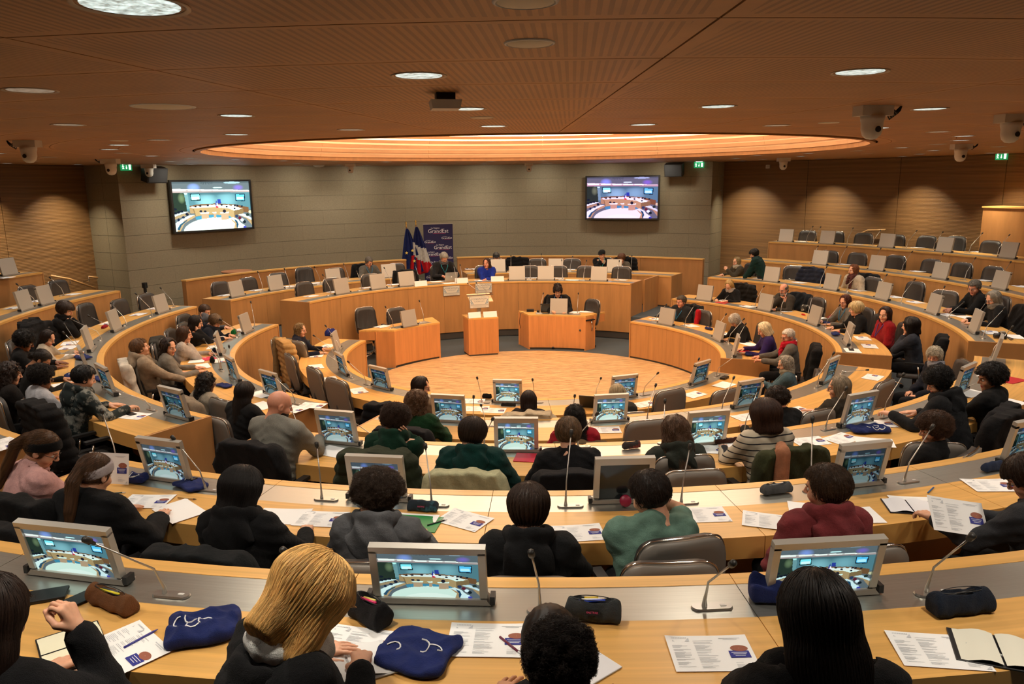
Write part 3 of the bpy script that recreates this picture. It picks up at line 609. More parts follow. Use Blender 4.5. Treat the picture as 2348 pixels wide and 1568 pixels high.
# ------------------------------------------------------------------ gooseneck microphones
SM = mat('mic_metal', (.52, .50, .46), .3, .85)
def mic(bu, bv, tu, tv, k, h=None, z=None):
    zt = z or ztop(k); bx, by, _ = P(bu, bv, zt+.002); a = azi(bx, by); hh = .34 if h is None else h
    tx, ty, tz = P(tu, tv, zt+hh); d = math.hypot(tx-bx, ty-by)
    if d > .42 and h is None:      # keep the true length: slide the tip along its line of sight
        best = min((abs(math.dist((bx, by, zt), P(tu, tv, zt+q/100))-.42), q) for q in range(4, 42)); hh = best[1]/100; tx, ty, tz = P(tu, tv, zt+hh)
    t = thing('microphone', '', 'microphone', (bx, by, zt), face_c(a))
    R = Matrix.Rotation(-face_c(a), 3, 'Z'); v = R @ Vector((tx-bx, ty-by, 0)); v.z = hh
    b = MB(); n = 8; L_ = .075; out = [(L_ if q < n/2 else -L_)*1.0+.026*math.cos(math.pi*2*(q+.5)/n-math.pi/2) for q in range(n)]
    ring = [((.055 if math.cos(2*math.pi*q/16) > 0 else -.055)+.028*math.cos(2*math.pi*q/16), .028*math.sin(2*math.pi*q/16)) for q in range(16)]
    V = [(x+.03, y, 0) for x, y in ring]+[(x*.96+.03, y*.9, .008) for x, y in ring]; b.add(V, [tuple(range(16, 32))]+[(q, (q+1) % 16, (q+1) % 16+16, q+16) for q in range(16)]); b.build('base', SM, t)
    MB().box((.075, 0, .009), (.024, .012, .003)).build('button', WHITE, t)
    bend = Vector((v.x*.12, v.y*.12, v.z*.38)); tip = v; dr = (tip-bend).normalized()
    MB().tube([(0, 0, .006), (0, 0, .035), bend*.6+Vector((0, 0, .01)), bend, bend.lerp(tip, .3), bend.lerp(tip, .9)], [.012, .0075, .0048, .0045, .0042, .0042], 7).build('stem', SM, t, True)
    MB().tube([bend.lerp(tip, .88), tip-dr*.02, tip-dr*.018, tip+dr*.01, tip+dr*.016], [.006, .009, .0135, .0135, .008], 9).build('head', mat('mic_head', (.035, .033, .03), .45, .4), t, True)
    if k in RING or k in 'PQ': queue(t, 'slim gooseneck microphone', 'microphone', k, a, group='gooseneck desk microphones')
    return t
for k, L in {'A': [(1238, 1400, 1218, 1268), (1615, 1392, 1680, 1292), (2125, 1360, 2228, 1230), (378, 1362, 198, 1238), (740, 1388, 650, 1262),
                   (7, 634, -8, 617), (1849, 555, 1864, 519), (1868, 555, 1882, 520), (1942, 560, 1956, 523), (2001, 562.5, 2019, 528), (2079, 567.6, 2102, 529), (2140, 572.7, 2162, 532), (2222, 579, 2253, 534), (2287, 584, 2315, 538)],
             'B': [(738, 1144, 726, 1018), (990, 1158, 975, 1021), (1297, 1160, 1310, 990), (1562, 1153, 1583, 1022), (2074, 1105, 2139, 977), (470, 1122, 396, 1003), (1857, 1125, 1863, 958), (268, 1062, 233, 941),
                   (84, 704, 38, 651), (146, 677, 114, 636), (1862, 603, 1876, 564), (1925.6, 607, 1942, 565), (2001, 615, 2020, 569), (2067, 624, 2092, 576.5), (2144, 634, 2162, 582), (2212, 642, 2237, 591), (2290, 654.5, 2318, 600)],
             'C': [(685, 998, 652, 898), (858, 1006, 803, 962), (1110, 1028, 1130, 960), (1325, 1024, 1370, 948), (1520, 1016, 1525, 918), (1705, 1004, 1740, 890), (1893, 985, 1941, 889), (2025, 957, 2072, 858), (2272, 824, 2322, 749),
                   (349, 724, 311, 673), (398, 703, 368, 660), (290, 745, 254, 695), (257, 760, 203, 724), (232, 778, 161, 731), (194, 830, 147, 742), (196, 832, 145, 762), (241, 896, 214, 871), (345, 938, 243, 887),
                   (1880, 658, 1896, 611), (1941, 668.5, 1970, 626), (2009, 683, 2034, 629), (2066, 694, 2098, 640), (2146, 715, 2166, 657), (2176, 729, 2210, 693), (2232, 745, 2263, 690), (2254, 775, 2304, 706)],
             'D': [(1085, 974, 1086, 909), (1112, 976, 1103, 929), (1312, 972, 1318, 907), (1484, 963, 1504, 882), (1655, 944, 1683, 865), (1873, 887, 1912, 809), (546, 771, 505, 732), (584, 748, 575, 692), (505, 846, 467, 778), (508, 848, 488, 780), (534, 871, 525, 793), (677, 925, 626, 862),
                   (1662, 690, 1688, 665), (1732, 702, 1752, 656), (1790, 717, 1807, 666), (1851, 735, 1863, 679), (1952, 797, 1933, 737), (1893, 752, 1926, 699)],
             'E': [(1104, 922.5, 1094, 866), (1226, 923, 1221, 870), (1366, 912, 1378, 867), (1475, 906, 1509, 855), (1579, 887, 1603, 822), (1642, 862, 1686, 817), (840, 881, 798, 829), (803, 864, 720, 794), (766, 816, 719, 769), (779, 806, 746, 746),
                   (1504, 737, 1528, 698), (1570, 748, 1592, 700), (1640, 770, 1665, 720), (1670, 786, 1706, 731), (1686, 800, 1710, 742)],
             'P': [(759, 676, 740, 630), (830, 665, 818, 622), (898, 658, 881, 614), (1047, 650, 1040, 608), (1060, 646, 1055, 607), (1216, 641, 1216, 599), (1290, 641, 1288, 596), (1338, 641.6, 1345, 597), (1416, 642, 1420, 598)],
             'Q': [(960, 642, 952, 608), (603, 668, 591, 623), (664, 660, 652, 616), (735, 651, 721, 612), (799, 641, 788, 605), (1171.5, 624, 1171.5, 586), (1243, 621, 1241, 582), (1307, 621, 1313, 588), (1447, 624, 1449, 586)]}.items():
    for q in L: mic(*q, k)
for q, k, h in [((2214, 893, 2285, 868), 'C', .12), ((1931, 855, 1990, 848), 'D', .06), ((1809, 642, 1853, 640), 'C', .05), ((1094, 622, 1071, 615), 'Q', .1)]: mic(*q, k, h)
# ------------------------------------------------------------------ office chairs
def make_chair():
    t = bpy.data.objects.new('office_chair', None); link(t); t.empty_display_size = .1
    M = Matrix.Translation((0, -.235, .47)) @ Matrix.Rotation(math.radians(9), 4, 'X')
    def curved(w_, h_, th, y0, r, name, m, tw=.93, bulge=.035):
        nx, nz = 10, 10; V = []; Fc = []
        for side in (0, 1):
            for j in range(nz+1):
                for i in range(nx+1):
                    s, q = -1+2*i/nx, -1+2*j/nz; e = (abs(s)**5+abs(q)**5)**.2; f = max(abs(s), abs(q))/e if e > 0 else 1
                    f = f if max(abs(s), abs(q)) > 0 else 1; x = s*f*w_/2; z = q*f*h_/2+h_/2; x *= 1+(tw-1)*z/h_
                    y = y0+bulge*(x/(w_/2))**2-.02*math.sin(math.pi*z/h_)+(th if side else 0); V.append(M @ Vector((x, y, z)))
        k = (nx+1)*(nz+1)
        for j in range(nz):
            for i in range(nx):
                a = j*(nx+1)+i; Fc.append((a, a+1, a+nx+2, a+nx+1)); Fc.append((k+a, k+a+nx+1, k+a+nx+2, k+a+1))
        bd = [i for i in range(nx)]+[(j*(nx+1)+nx) for j in range(nz)]+[nz*(nx+1)+nx-i for i in range(nx)]+[(nz-j)*(nx+1) for j in range(nz)]
        for i in range(len(bd)): a, b_ = bd[i], bd[(i+1) % len(bd)]; Fc.append((a, a+k, b_+k, b_))
        return mk(name, V, Fc, m, t, True)
    curved(.505, .555, .02, -.025, .05, 'back_shell', SHELL); curved(.49, .545, .045, -.003, .05, 'backrest', LEATH)
    pts = []
    for i in range(25):
        q = math.pi*i/24; c, s = math.cos(q), math.sin(q); x = .252*math.copysign(abs(c)**.4, c); z = .30+.262*abs(s)**.4; x *= 1+(.93-1)*z/.555; pts.append(M @ Vector((x, -.004+.035*(x/.25)**2-.02*math.sin(math.pi*min(z/.555, 1)), z)))
    MB().tube(pts, .0055, 5).build('edge_trim', CHROME, t, True)
    b = MB(); b.box((0, .02, .445), (.48, .46, .07), taper=.93); o = b.build('seat', LEATH, t, True)
    for m_ in (o,):
        md = m_.modifiers.new('b', 'BEVEL'); md.width = .025; md.segments = 3
    for s in (-1, 1):
        MB().tube([(s*.26, -.05, .40), (s*.29, -.04, .50), (s*.285, -.02, .635)], .014, 6).build('arm_post', CHROME, t, True); MB().box((s*.285, .03, .65), (.06, .25, .025)).build('armrest', BLACK, t)
    MB().tube([(0, -.0, .41), (0, 0, .08)], [.03, .024], 10).build('column', CHROME, t, True)
    for i in range(5):
        a = math.radians(90+72*i); e = (.27*math.cos(a), .27*math.sin(a)); MB().tube([(0, 0, .10), (e[0], e[1], .065)], [.024, .014], 6).build('leg', CHROME, t, True)
        MB().tube([(e[0]-.018*math.sin(a), e[1]+.018*math.cos(a), .032), (e[0]+.018*math.sin(a), e[1]-.018*math.cos(a), .032)], .03, 10).build('caster', BLACK, t)
    MB().tube([(0, -.02, .40), (0, -.20, .40), (0, -.285, .52), (0, -.29, .66)], [.03, .03, .025, .02], 6).build('back_bar', BLACK, t, True)
    return t
CHP = make_chair(); chused = [0]; CHAIRS = []
def chair_at(x, y, k, rz, label=None, look=None, z=None):
    t = CHP if not chused[0] else copytree(CHP); chused[0] = 1; a = azi(x, y)
    t.location = (x, y, zflo(k) if z is None else z); t.rotation_euler = (0, 0, rz)
    if label: tag(t, label, 'chair', 'office chairs')
    else: queue(t, look or 'empty dark leather office chair', 'chair', k, a, prep='at', group='office chairs')
    CHAIRS.append((x, y, k)); return t
def chair(u, v, k, yaw=0, label=None, look=None, z=None, h=1.005):
    z0 = zflo(k) if z is None else z; x, y, _ = P(u, v, z0+h)
    if z is None: x, y, _ = snap(x, y, RING[k][0] if k in RING else {'P': 4.72, 'Q': 6.42}[k], .86, 1.55)
    a = azi(x, y); rz = face_c(a)+math.radians(yaw)
    ox, oy = math.cos(rz)*0-math.sin(rz)*.34, math.sin(rz)*0+math.cos(rz)*.34       # backrest top sits .34 m behind the seat's centre
    return chair_at(x+ox, y+oy, k, rz, label, look, z)
for u, v, yw in [(2152, 1022, -28)]: chair(u, v, 'C', yw, 'grey-backed chair turned away beside the curly brown-haired boy')
chair(1573, 1246, 'B', 10, 'grey-backed chair of the boy in the sage tee')
chair(1575, 1052, 'C', 0, 'grey-backed chair of the person with long wavy brown hair')
for u, v, yw in [(1885, 945, 0), (2040, 876, 0), (1490, 968, 4)]: chair(u, v, 'D', yw, look='empty grey-backed office chair')
for u, v, yw in [(1543, 897, 4), (1672, 896, 0), (712, 846, 0), (764, 872, 0), (657, 815, 10)]: chair(u, v, 'E', yw, look='empty grey-backed office chair')
chair(672, 783, 'E', 50, 'dark chair turned sideways beside the beige puffer coat'); chair(500, 920, 'D', 0, 'grey-backed chair of the girl with curly hair and glasses')
chair(1617, 713, 'E', 0, 'dark leather chair with a red scarf hanging on it'); chair(1880, 684, 'D')
for u, v, yw in [(1822, 611, 30), (2008, 638, 0), (2107, 648, 0), (2172, 668, 30)]: chair(u, v, 'C', yw)
for u, v in [(1905, 576), (1971, 581), (2060, 587), (2142, 596), (2214, 604), (2285, 613)]: chair(u, v, 'B')
for u, v in [(1855, 533), (1919, 532), (1984, 539.5), (2058, 543), (2130, 542), (2197, 543), (2278, 555)]: chair(u, v, 'A')
for u, v in [(55, 658), (125, 647)]: chair(u, v, 'B')
for u, v in [(265, 689), (328, 678), (187, 698)]: chair(u, v, 'C')
for u, v in [(499, 649), (563, 640), (633, 627), (694, 612), (766, 622), (906, 607), (1232, 596), (1312, 596)]: chair(u, v, 'Q')
for u, v in [(692, 650), (757, 639), (846, 632), (1214, 613), (1279, 611), (1346, 612), (1427, 612)]: chair(u, v, 'P')
chair(833, 706, 'E', -8, 'dark leather chair at the left end of the left floor desk', z=0); chair(904, 707, 'E', 0, 'dark leather chair behind the monitor of the left floor desk', z=0)
chair(1364, 688, 'E', -35, 'dark leather chair at the right end of the right floor desk', z=0)
# ------------------------------------------------------------------ surfaces from distance fields
def snet(Fn, lo, hi, h):
    "naive surface nets of the field Fn inside the box lo..hi -> vertices, quads"
    lo = np.array(lo, float); n = np.ceil((np.array(hi)-lo)/h).astype(int)+1
    ax = [lo[i]+h*np.arange(n[i]) for i in range(3)]; G = np.stack(np.meshgrid(*ax, indexing='ij'), -1)
    D = Fn(G.reshape(-1, 3)).reshape(n); D[0] = D[-1] = 1; D[:, 0] = D[:, -1] = 1; D[:, :, 0] = D[:, :, -1] = 1
    S = D < 0; c = np.zeros(n-1, int)
    for dx in (0, 1):
        for dy in (0, 1):
            for dz in (0, 1): c += S[dx:n[0]-1+dx, dy:n[1]-1+dy, dz:n[2]-1+dz]
    act = (c > 0) & (c < 8); idx = -np.ones(n-1, int); I = np.argwhere(act); idx[act] = np.arange(len(I))
    acc = np.zeros((len(I), 3)); cnt = np.zeros(len(I)); O = [(a, b, d) for a in (0, 1) for b in (0, 1) for d in (0, 1)]
    for p in O:
        for axn in range(3):
            if p[axn]: continue
            q = list(p); q[axn] = 1
            a = D[tuple((I+np.array(p)).T)]; b = D[tuple((I+np.array(q)).T)]; m = (a < 0) != (b < 0)
            t = np.where(m, a/np.where(m, a-b, 1), 0); pt = np.array(p)[None]+np.zeros((len(I), 1)); pt[:, axn] += t
            acc[m] += pt[m]; cnt[m] += 1
    V = lo+h*(I+acc/cnt[:, None]); Q = []
    for axn in range(3):
        o1, o2 = [(1, 2), (2, 0), (0, 1)][axn]; sl = [slice(1, -1)]*3; sl[axn] = slice(0, -1); s2 = list(sl); s2[axn] = slice(1, None)
        A = S[tuple(sl)]; B = S[tuple(s2)] if axn != 0 else S[tuple(s2)]
        m = A != B; J = np.argwhere(m)+np.array([0 if i == axn else 1 for i in range(3)])
        if not len(J): continue
        e1 = np.zeros(3, int); e1[o1] = 1; e2 = np.zeros(3, int); e2[o2] = 1
        v0 = idx[tuple((J-e1-e2).T)]; v1 = idx[tuple((J-e2).T)]; v2 = idx[tuple(J.T)]; v3 = idx[tuple((J-e1).T)]
        q = np.stack([v0, v1, v2, v3], 1); flip = B[m]; q[flip] = q[flip][:, ::-1]; Q.append(q[(q >= 0).all(1)])
    return V, (np.concatenate(Q) if Q else np.zeros((0, 4), int))
def cap(Pt, a, b, ra, rb):
    a = np.asarray(a, float); b = np.asarray(b, float); ba = b-a; t = np.clip(((Pt-a)@ba)/max(ba@ba, 1e-9), 0, 1)
    return np.linalg.norm(Pt-a-t[:, None]*ba, axis=1)-(ra+(rb-ra)*t)
def ell(Pt, c, r): r = np.asarray(r, float); q = (Pt-np.asarray(c))/r; l = np.linalg.norm(q, axis=1); return (l-1)*r.min()*(.6+.4*np.clip(l, 0, 3)/np.maximum(l, 1e-6))
def smin(a, b, k): h = np.clip(.5+.5*(b-a)/k, 0, 1); return b+(a-b)*h-k*h*(1-h)
def smax(a, b, k): return -smin(-a, -b, k)
# ------------------------------------------------------------------ head, hand
def head_field(fem=0.):
    jw = .050-.006*fem
    def Fn(p):
        q = p.copy(); q[:, 0] = np.abs(q[:, 0])
        d = ell(q, (0, -.012, .032), (.0755, .0965, .0875)); d = smin(d, ell(q, (0, .022, -.04), (jw+.008, .062, .070)), .03); d = smin(d, ell(q, (0, .060, -.092), (.024, .022, .020)), .03)
        d = smin(d, cap(q, (0, .083, .028), (.036, .074, .026), .011, .010), .014); d = smin(d, ell(q, (.038, .052, -.030), (.026, .030, .024)), .02)
        d = smax(d, -ell(q, (.031, .102, .004), (.021, .020, .013)), .012)
        d = smin(d, cap(q, (0, .088, .020), (0, .108, -.020), .006, .011), .010); d = smin(d, ell(q, (.011, .098, -.026), (.008, .010, .007)), .006)
        d = smax(d, -ell(q, (0, .108, -.040), (.012, .010, .006)), .006); d = smin(d, cap(q, (0, .087, -.054), (.019, .076, -.057), .0062, .004), .005); d = smin(d, cap(q, (0, .085, -.066), (.016, .076, -.064), .0068, .004), .005)
        e = ell(q, (.078, -.010, -.004), (.009, .021, .033)); e = smax(e, -ell(q, (.090, -.004, .0), (.010, .011, .018)), .004); d = smin(d, e, .006)
        return smin(d, cap(q, (0, -.022, -.05), (0, -.040, -.175), .054-.007*fem, .058-.008*fem), .03)
    return snet(Fn, (-.1, -.13, -.17), (.1, .125, .13), .0068)
HEADS = [head_field(0), head_field(1)]
def hand_mesh(curl, spread=1.0, th=0.):
    "right hand: wrist at the origin, fingers along +Y, palm down, thumb on -X"
    segs = []
    for x, y0, L, r in ((-.030, .086, .074, .0088), (-.010, .092, .082, .0092), (.011, .088, .076, .0088), (.030, .078, .060, .0078)):
        segs.append(((0 if abs(x) < .02 else x*.35, .01, 0), (x, y0, 0), .019, .0125)); p = np.array([x, y0, 0.]); a = math.radians(curl*.6); sx = x*2.2*spread
        for f, rr, da in ((.45, r, curl), (.30, r*.92, curl*1.05), (.25, r*.84, curl*.7)):
            dr = np.array([math.sin(sx)*math.cos(a), math.cos(a)*math.cos(sx), -math.sin(a)]); q = p+dr*L*f; segs.append((tuple(p), tuple(q), rr, rr*.93)); p = q; a += math.radians(da)
    t0 = np.array((-.022, .022, -.004)); t1 = t0+(-.026, .030, -.010-.01*th); t2 = t1+(-.010+.022*th, .030, -.006-.012*th); t3 = t2+(-.002+.018*th, .024, -.004-.008*th)
    segs += [(t0, t1, .015, .0125), (t1, t2, .0115, .0098), (t2, t3, .0098, .0082)]
    def Fn(p):
        d = cap(p, (0, -.05, 0), (0, .01, 0), .026, .027)
        for i, (a, b, ra, rb) in enumerate(segs):
            dd = cap(p, a, b, ra, rb); d = smin(d, dd, .010 if ra > .0124 else .003)
        return d
    return snet(Fn, (-.085, -.07, -.10), (.07, .19, .05), .0046)
HANDS = {'flat': hand_mesh(9, 1.0), 'curl': hand_mesh(34, .6, .4), 'fist': hand_mesh(78, .2, 1.0)}
def frame(y, z):
    y = Vector(y).normalized(); z = Vector(z); x = y.cross(z).normalized(); z = x.cross(y).normalized(); return np.array([x, y, z]).T
def rotx(a): c, s = math.cos(a), math.sin(a); return np.array([[1, 0, 0], [0, c, -s], [0, s, c]])
def rotz(a): c, s = math.cos(a), math.sin(a); return np.array([[c, -s, 0], [s, c, 0], [0, 0, 1]])
def roty(a): c, s = math.cos(a), math.sin(a); return np.array([[c, 0, s], [0, 1, 0], [-s, 0, c]])
def ik(S, Hn, l1, l2, pole):
    S = np.array(S); Hn = np.array(Hn); d = Hn-S; L = np.linalg.norm(d)
    if L > (l1+l2)*.985: Hn = S+d/L*(l1+l2)*.985; d = Hn-S; L = (l1+l2)*.985
    a = (l1*l1-l2*l2+L*L)/(2*L); h = math.sqrt(max(l1*l1-a*a, 0)); u = d/L; p = np.array(pole, float); p = p-u*(p@u); p /= np.linalg.norm(p)+1e-9
    return S+u*a+p*h, Hn
SKINS = {'light': mat('skin_light', '#d9a384', .5, kind='skin'), 'rosy': mat('skin_rosy', '#d49478', .5, kind='skin'), 'tan': mat('skin_tan', '#b57f5c', .5, kind='skin'), 'brown': mat('skin_brown', '#7d4f36', .5, kind='skin')}
EYEW = mat('eye_white', '#d8d2c8', .25); IRIS = mat('iris', '#2c1c12', .2); LIPS = mat('lips', '#a85048', .45)
def hairm(c): return mat('hair_'+c.strip('#'), c, .5, kind='hair')
def cloth(c, kind='cloth', **k): return mat('cloth_%s_%s' % (c.strip('#'), kind), c, .88, kind=kind, **k)
# hair shapes: a field in the head's own frame (+Y = face, Z = up)
def hair_field(st, seed=0):
    r = np.random.default_rng(seed); ph = r.uniform(0, 6, 6)
    def nz(p, f): return (np.sin(p[:, 0]*f+ph[0])*np.sin(p[:, 1]*f*1.1+ph[1])*np.sin(p[:, 2]*f*.9+ph[2])+.6*np.sin(p[:, 0]*f*2.1+ph[3])*np.sin(p[:, 1]*f*1.9+ph[4])*np.sin(p[:, 2]*f*2.2+ph[5]))
    def Fn(p):
        x, y, z = p[:, 0], p[:, 1], p[:, 2]; ax = np.abs(x); q = p.copy(); q[:, 0] = ax
        base = ell(p, (0, -.014, .034), (.0755, .0965, .0875))
        face = np.minimum.reduce([y-.040+.30*np.clip(.05-z, 0, 1)*0, .062-z+0*y])          # >0 inside the face region
        faceS = smin(y-.045, .070-z, .01)
        low = .0
        if st in ('short', 'balding', 'shortcurl', 'crop'):
            t = {'short': .017, 'balding': .008, 'shortcurl': .026, 'crop': .010}[st]; d = base-t
            d = smax(d, -(z+.060-.30*np.clip(y+.02, -.2, .05)), .012); d = smax(d, faceS, .012)
            side = smin(y-.012, .020-z, .01); d = smax(d, smin(side, ax-.060, .01), .01)
            if st == 'balding': d = smax(d, .10-np.sqrt(x**2+(y-.01)**2)*1.1-(.085-z)*1.2, .01)
            if st == 'shortcurl': d = d-.006*nz(p, 95)
            else: d = d-.0022*nz(p, 120)-.001*np.sin(np.arctan2(x, y+.03)*46)
        elif st in ('mop', 'bowl'):
            d = base-.026; d = smin(d, ell(q, (.02, -.02, .06), (.075, .095, .065)), .03); d = smax(d, -(z+.062), .01); d = smax(d, smin(y-.052, .052-z, .01), .01); d = smax(d, smin(smin(y-.02, -.002-z, .01), ax-.05, .01), .01)
            d = d-(.0075*nz(p, 80) if st == 'mop' else .0022*np.sin(np.arctan2(x, y+.03)*30))
        elif st == 'afro':
            d = ell(p, (0, -.02, .055), (.118, .125, .115)); d = smax(d, smin(y-.055, .052-z, .012), .012); d = smax(d, -(z+.055), .02); d = d-.008*nz(p, 110)
        elif st == 'longbob':
            d = base-.020; b = cap(q, (.050, -.018, .03), (.070, .004, -.15), .052, .034); b = smin(b, cap(p, (0, -.055, .02), (0, -.066, -.13), .062, .050), .04); d = smin(d, smax(b, -(z+.165+.3*y), .012), .02); d = smax(d, smin(y-.052, .060-z, .012), .012); d = smax(d, smin(y-.048, .054-ax, .01), .012)-.0004*np.sin(np.arctan2(x, y+.02)*70)-.004*nz(p, 22)
        elif st in ('bob', 'bobwavy', 'white_curly'):
            d = base-.018; b = smax(cap(q, (.052, -.018, .03), (.062, -.020, -.105), .050, .040), -(z+.125), .012); b = smin(b, cap(p, (0, -.055, .02), (0, -.070, -.09), .062, .056), .03); d = smin(d, smax(b, -(z+.118), .012), .02)
            d = smax(d, smin(y-.045, .058-z, .012), .012); d = smax(d, smin(y-.048, .052-ax, .01), .012)
            if st == 'bob': d = d-.0004*np.sin(np.arctan2(x, y+.02)*70)
            elif st == 'bobwavy': d = d-.0055*nz(p, 70)
            else: d = smin(d, ell(p, (0, -.02, .04), (.105, .118, .105)), .02); d = smax(d, smin(y-.05, .055-z, .012), .012)-.007*nz(p, 100)
        elif st in ('long', 'longwavy', 'longcurly'):
            L_ = .30 if st != 'longcurly' else .24; d = base-.018; w_ = 1.0 if st == 'long' else 1.25
            b = cap(q, (.050, -.020, .03), (.060*w_, -.045, -.10), .046, .040); b = smin(b, cap(p, (0, -.055, .02), (0, -.085, -L_), .064*w_, .052*w_), .04); b = smin(b, cap(q, (.045*w_, -.05, -.08), (.055*w_, -.075, -L_), .045, .034*w_), .03)
            d = smin(d, b, .02); d = smax(d, smin(y-.045, .060-z, .012), .012); d = smax(d, smin(y-.045, .052-ax, .01), .012)
            d = d-(.0004*np.sin(np.arctan2(x, y+.02)*70) if st == 'long' else (.007 if st == 'longwavy' else .012)*nz(p, 46 if st == 'longwavy' else 75))
        elif st in ('pony', 'bun', 'puff', 'tied'):
            d = base-.009; d = smax(d, -(z+.062-.25*np.clip(y+.03, -.2, .05)), .012); d = smax(d, smin(y-.047, .072-z, .012), .012); d = smax(d, smin(smin(y-.030, .02-z, .01), ax-.05, .01), .01)-.0015*np.sin(np.arctan2(x, z)*60)
            if st == 'pony': d = smin(d, np.minimum(cap(p, (0, -.115, .045), (0, -.150, -.04), .026, .036), np.minimum(cap(p, (0, -.150, -.04), (.0, -.135, -.20), .036, .034), cap(p, (0, -.135, -.20), (.0, -.11, -.34), .034, .012)))-.002*np.sin(x*300), .01)
            if st == 'bun': d = smin(d, ell(p, (0, -.095, .100), (.045, .042, .042))-.004*nz(p, 90), .01)
            if st == 'puff': d = smin(d, ell(p, (.015, -.120, .005), (.085, .075, .085))-.011*nz(p, 85), .012)
            if st == 'tied': d = smin(d, ell(p, (0, -.115, -.02), (.040, .036, .05))-.004*nz(p, 90), .01)
        elif st == 'up':
            d = base-.020; d = smin(d, ell(p, (.01, -.055, .115), (.070, .060, .055)), .03); d = smax(d, -(z+.06), .012); d = smax(d, smin(y-.045, .062-z, .012), .012)-.007*nz(p, 85)
        else: d = base+1
        return d
    B = {'longbob': -.24, 'long': -.36, 'longwavy': -.36, 'longcurly': -.31, 'pony': -.37}.get(st, -.15)
    return Fn, ((-.16, -.22, B), (.16, .12, .19))
NSTR = {'longbob': (900, .24, 0), 'long': (900, .30, 0), 'longwavy': (900, .30, .010), 'longcurly': (1100, .20, .016), 'bob': (700, .16, 0), 'bobwavy': (700, .14, .008), 'mop': (800, .075, .010), 'bowl': (700, .09, .001), 'short': (650, .038, .001), 'afro': (1300, .05, .012), 'shortcurl': (800, .04, .008), 'white_curly': (1100, .06, .011), 'pony': (420, .10, 0), 'up': (600, .05, .010), 'puff': (900, .06, .012), 'bun': (380, .06, .004), 'tied': (350, .06, 0), 'crop': (350, .012, 0)}
HAIRCACHE = {}
def hair_data(st, seed, dense=1):
    key = (st, seed % 3, dense)
    if key in HAIRCACHE: return HAIRCACHE[key]
    Fn, (lo, hi) = hair_field(st, seed % 3); V, Q = snet(Fn, lo, hi, .0085 if st in ('long', 'longwavy', 'pony', 'longcurly') else .0072)
    n, L_, cu = NSTR.get(st, (0, 0, 0)); S = None
    if n and len(V):
        n = n*dense; r = np.random.default_rng(seed+5); R0 = V[r.choice(len(V), n*4)]+r.normal(0, .002, (n*4, 3)); top = R0[:, 2] > (-.02 if st not in ('afro', 'puff', 'longcurly', 'longwavy') else -.3); top &= (R0[:, 1] < -.088) if st == 'puff' else True; R0 = R0[top][:n]
        def grad(p):
            e = .004; g = np.stack([Fn(p+np.eye(3)[i]*e)-Fn(p-np.eye(3)[i]*e) for i in range(3)], 1); return g/(np.linalg.norm(g, axis=1, keepdims=True)+1e-9)
        T = 10; st_ = L_/T*r.uniform(.6, 1.15, (len(R0), 1)); p = R0.copy(); path = [p.copy()]; back = np.array([0, -.6, -.35]) if st in ('pony', 'bun', 'puff', 'tied') else np.array([0, -.12, -1.])
        cr = p-np.array([0, -.03, .12]); cr /= np.linalg.norm(cr, axis=1, keepdims=True)+1e-9; rv = r.normal(0, .25 if cu else .08, p.shape)
        for k in range(T):
            g = grad(p); d = back+cr*.8*(1-k/T)+rv; d = d-g*(d*g).sum(1, keepdims=True); d /= np.linalg.norm(d, axis=1, keepdims=True)+1e-9; p = p+d*st_
            f = Fn(p)[:, None]; g = grad(p); p = p-np.clip(f-.0015-.004*k/T, -.02, .02)*g; path.append(p.copy())
        S = np.stack(path, 1)
        if cu:
            ph = r.uniform(0, 6.28, (len(S), 1, 3)); t = np.arange(T+1)[None, :, None]; S = S+cu*np.minimum(t/2, 1)*np.sin(t*1.7+ph)*np.array([1, 1, .6])
            if st in ('afro', 'puff', 'shortcurl', 'white_curly', 'mop', 'up'): S = S+grad(R0)[:, None, :]*np.minimum(t/T, 1)*.006
    HAIRCACHE[key] = (V, Q, S); return HAIRCACHE[key]
def strands(S, m, parent, rad=.0011):
    n, T, _ = S.shape; hc = bpy.data.hair_curves.new('hair_strands'); hc.add_curves([T]*n)
    hc.attributes['position'].data.foreach_set('vector', S.reshape(-1).astype(np.float32))
    ra = hc.attributes.get('radius') or hc.attributes.new('radius', 'FLOAT', 'POINT'); ra.data.foreach_set('value', np.tile(np.linspace(rad, rad*.25, T), n).astype(np.float32))
    hc.materials.append(m); o = bpy.data.objects.new('hair_strands', hc); return link(o, parent)
LANY = mat('lanyard_blue', '#1b6f9c', .6); GLASSF = mat('glasses_frame', (.02, .015, .012), .3)
ARM = {'desk': ((.17, .43, .785), (-.17, .43, .785), 'flat', 'flat'), 'write': ((.13, .45, .80), (-.17, .43, .785), 'fist', 'flat'), 'chinR': ('chin', (-.15, .42, .785), 'fist', 'flat'), 'chinL': ((.15, .42, .785), 'chin', 'flat', 'fist'),
       'lap': ((.12, .26, .63), (-.12, .26, .63), 'curl', 'curl'), 'fold': ((-.07, .40, .80), (.07, .43, .81), 'flat', 'curl'), 'face': ('face', 'face', 'curl', 'curl'), 'hold': ((.16, .40, .90), (-.12, .40, .86), 'curl', 'curl'), 'hang': ((.26, .05, .50), (-.26, .05, .5), 'curl', 'curl')}
PEOPLE = []; PXY = []
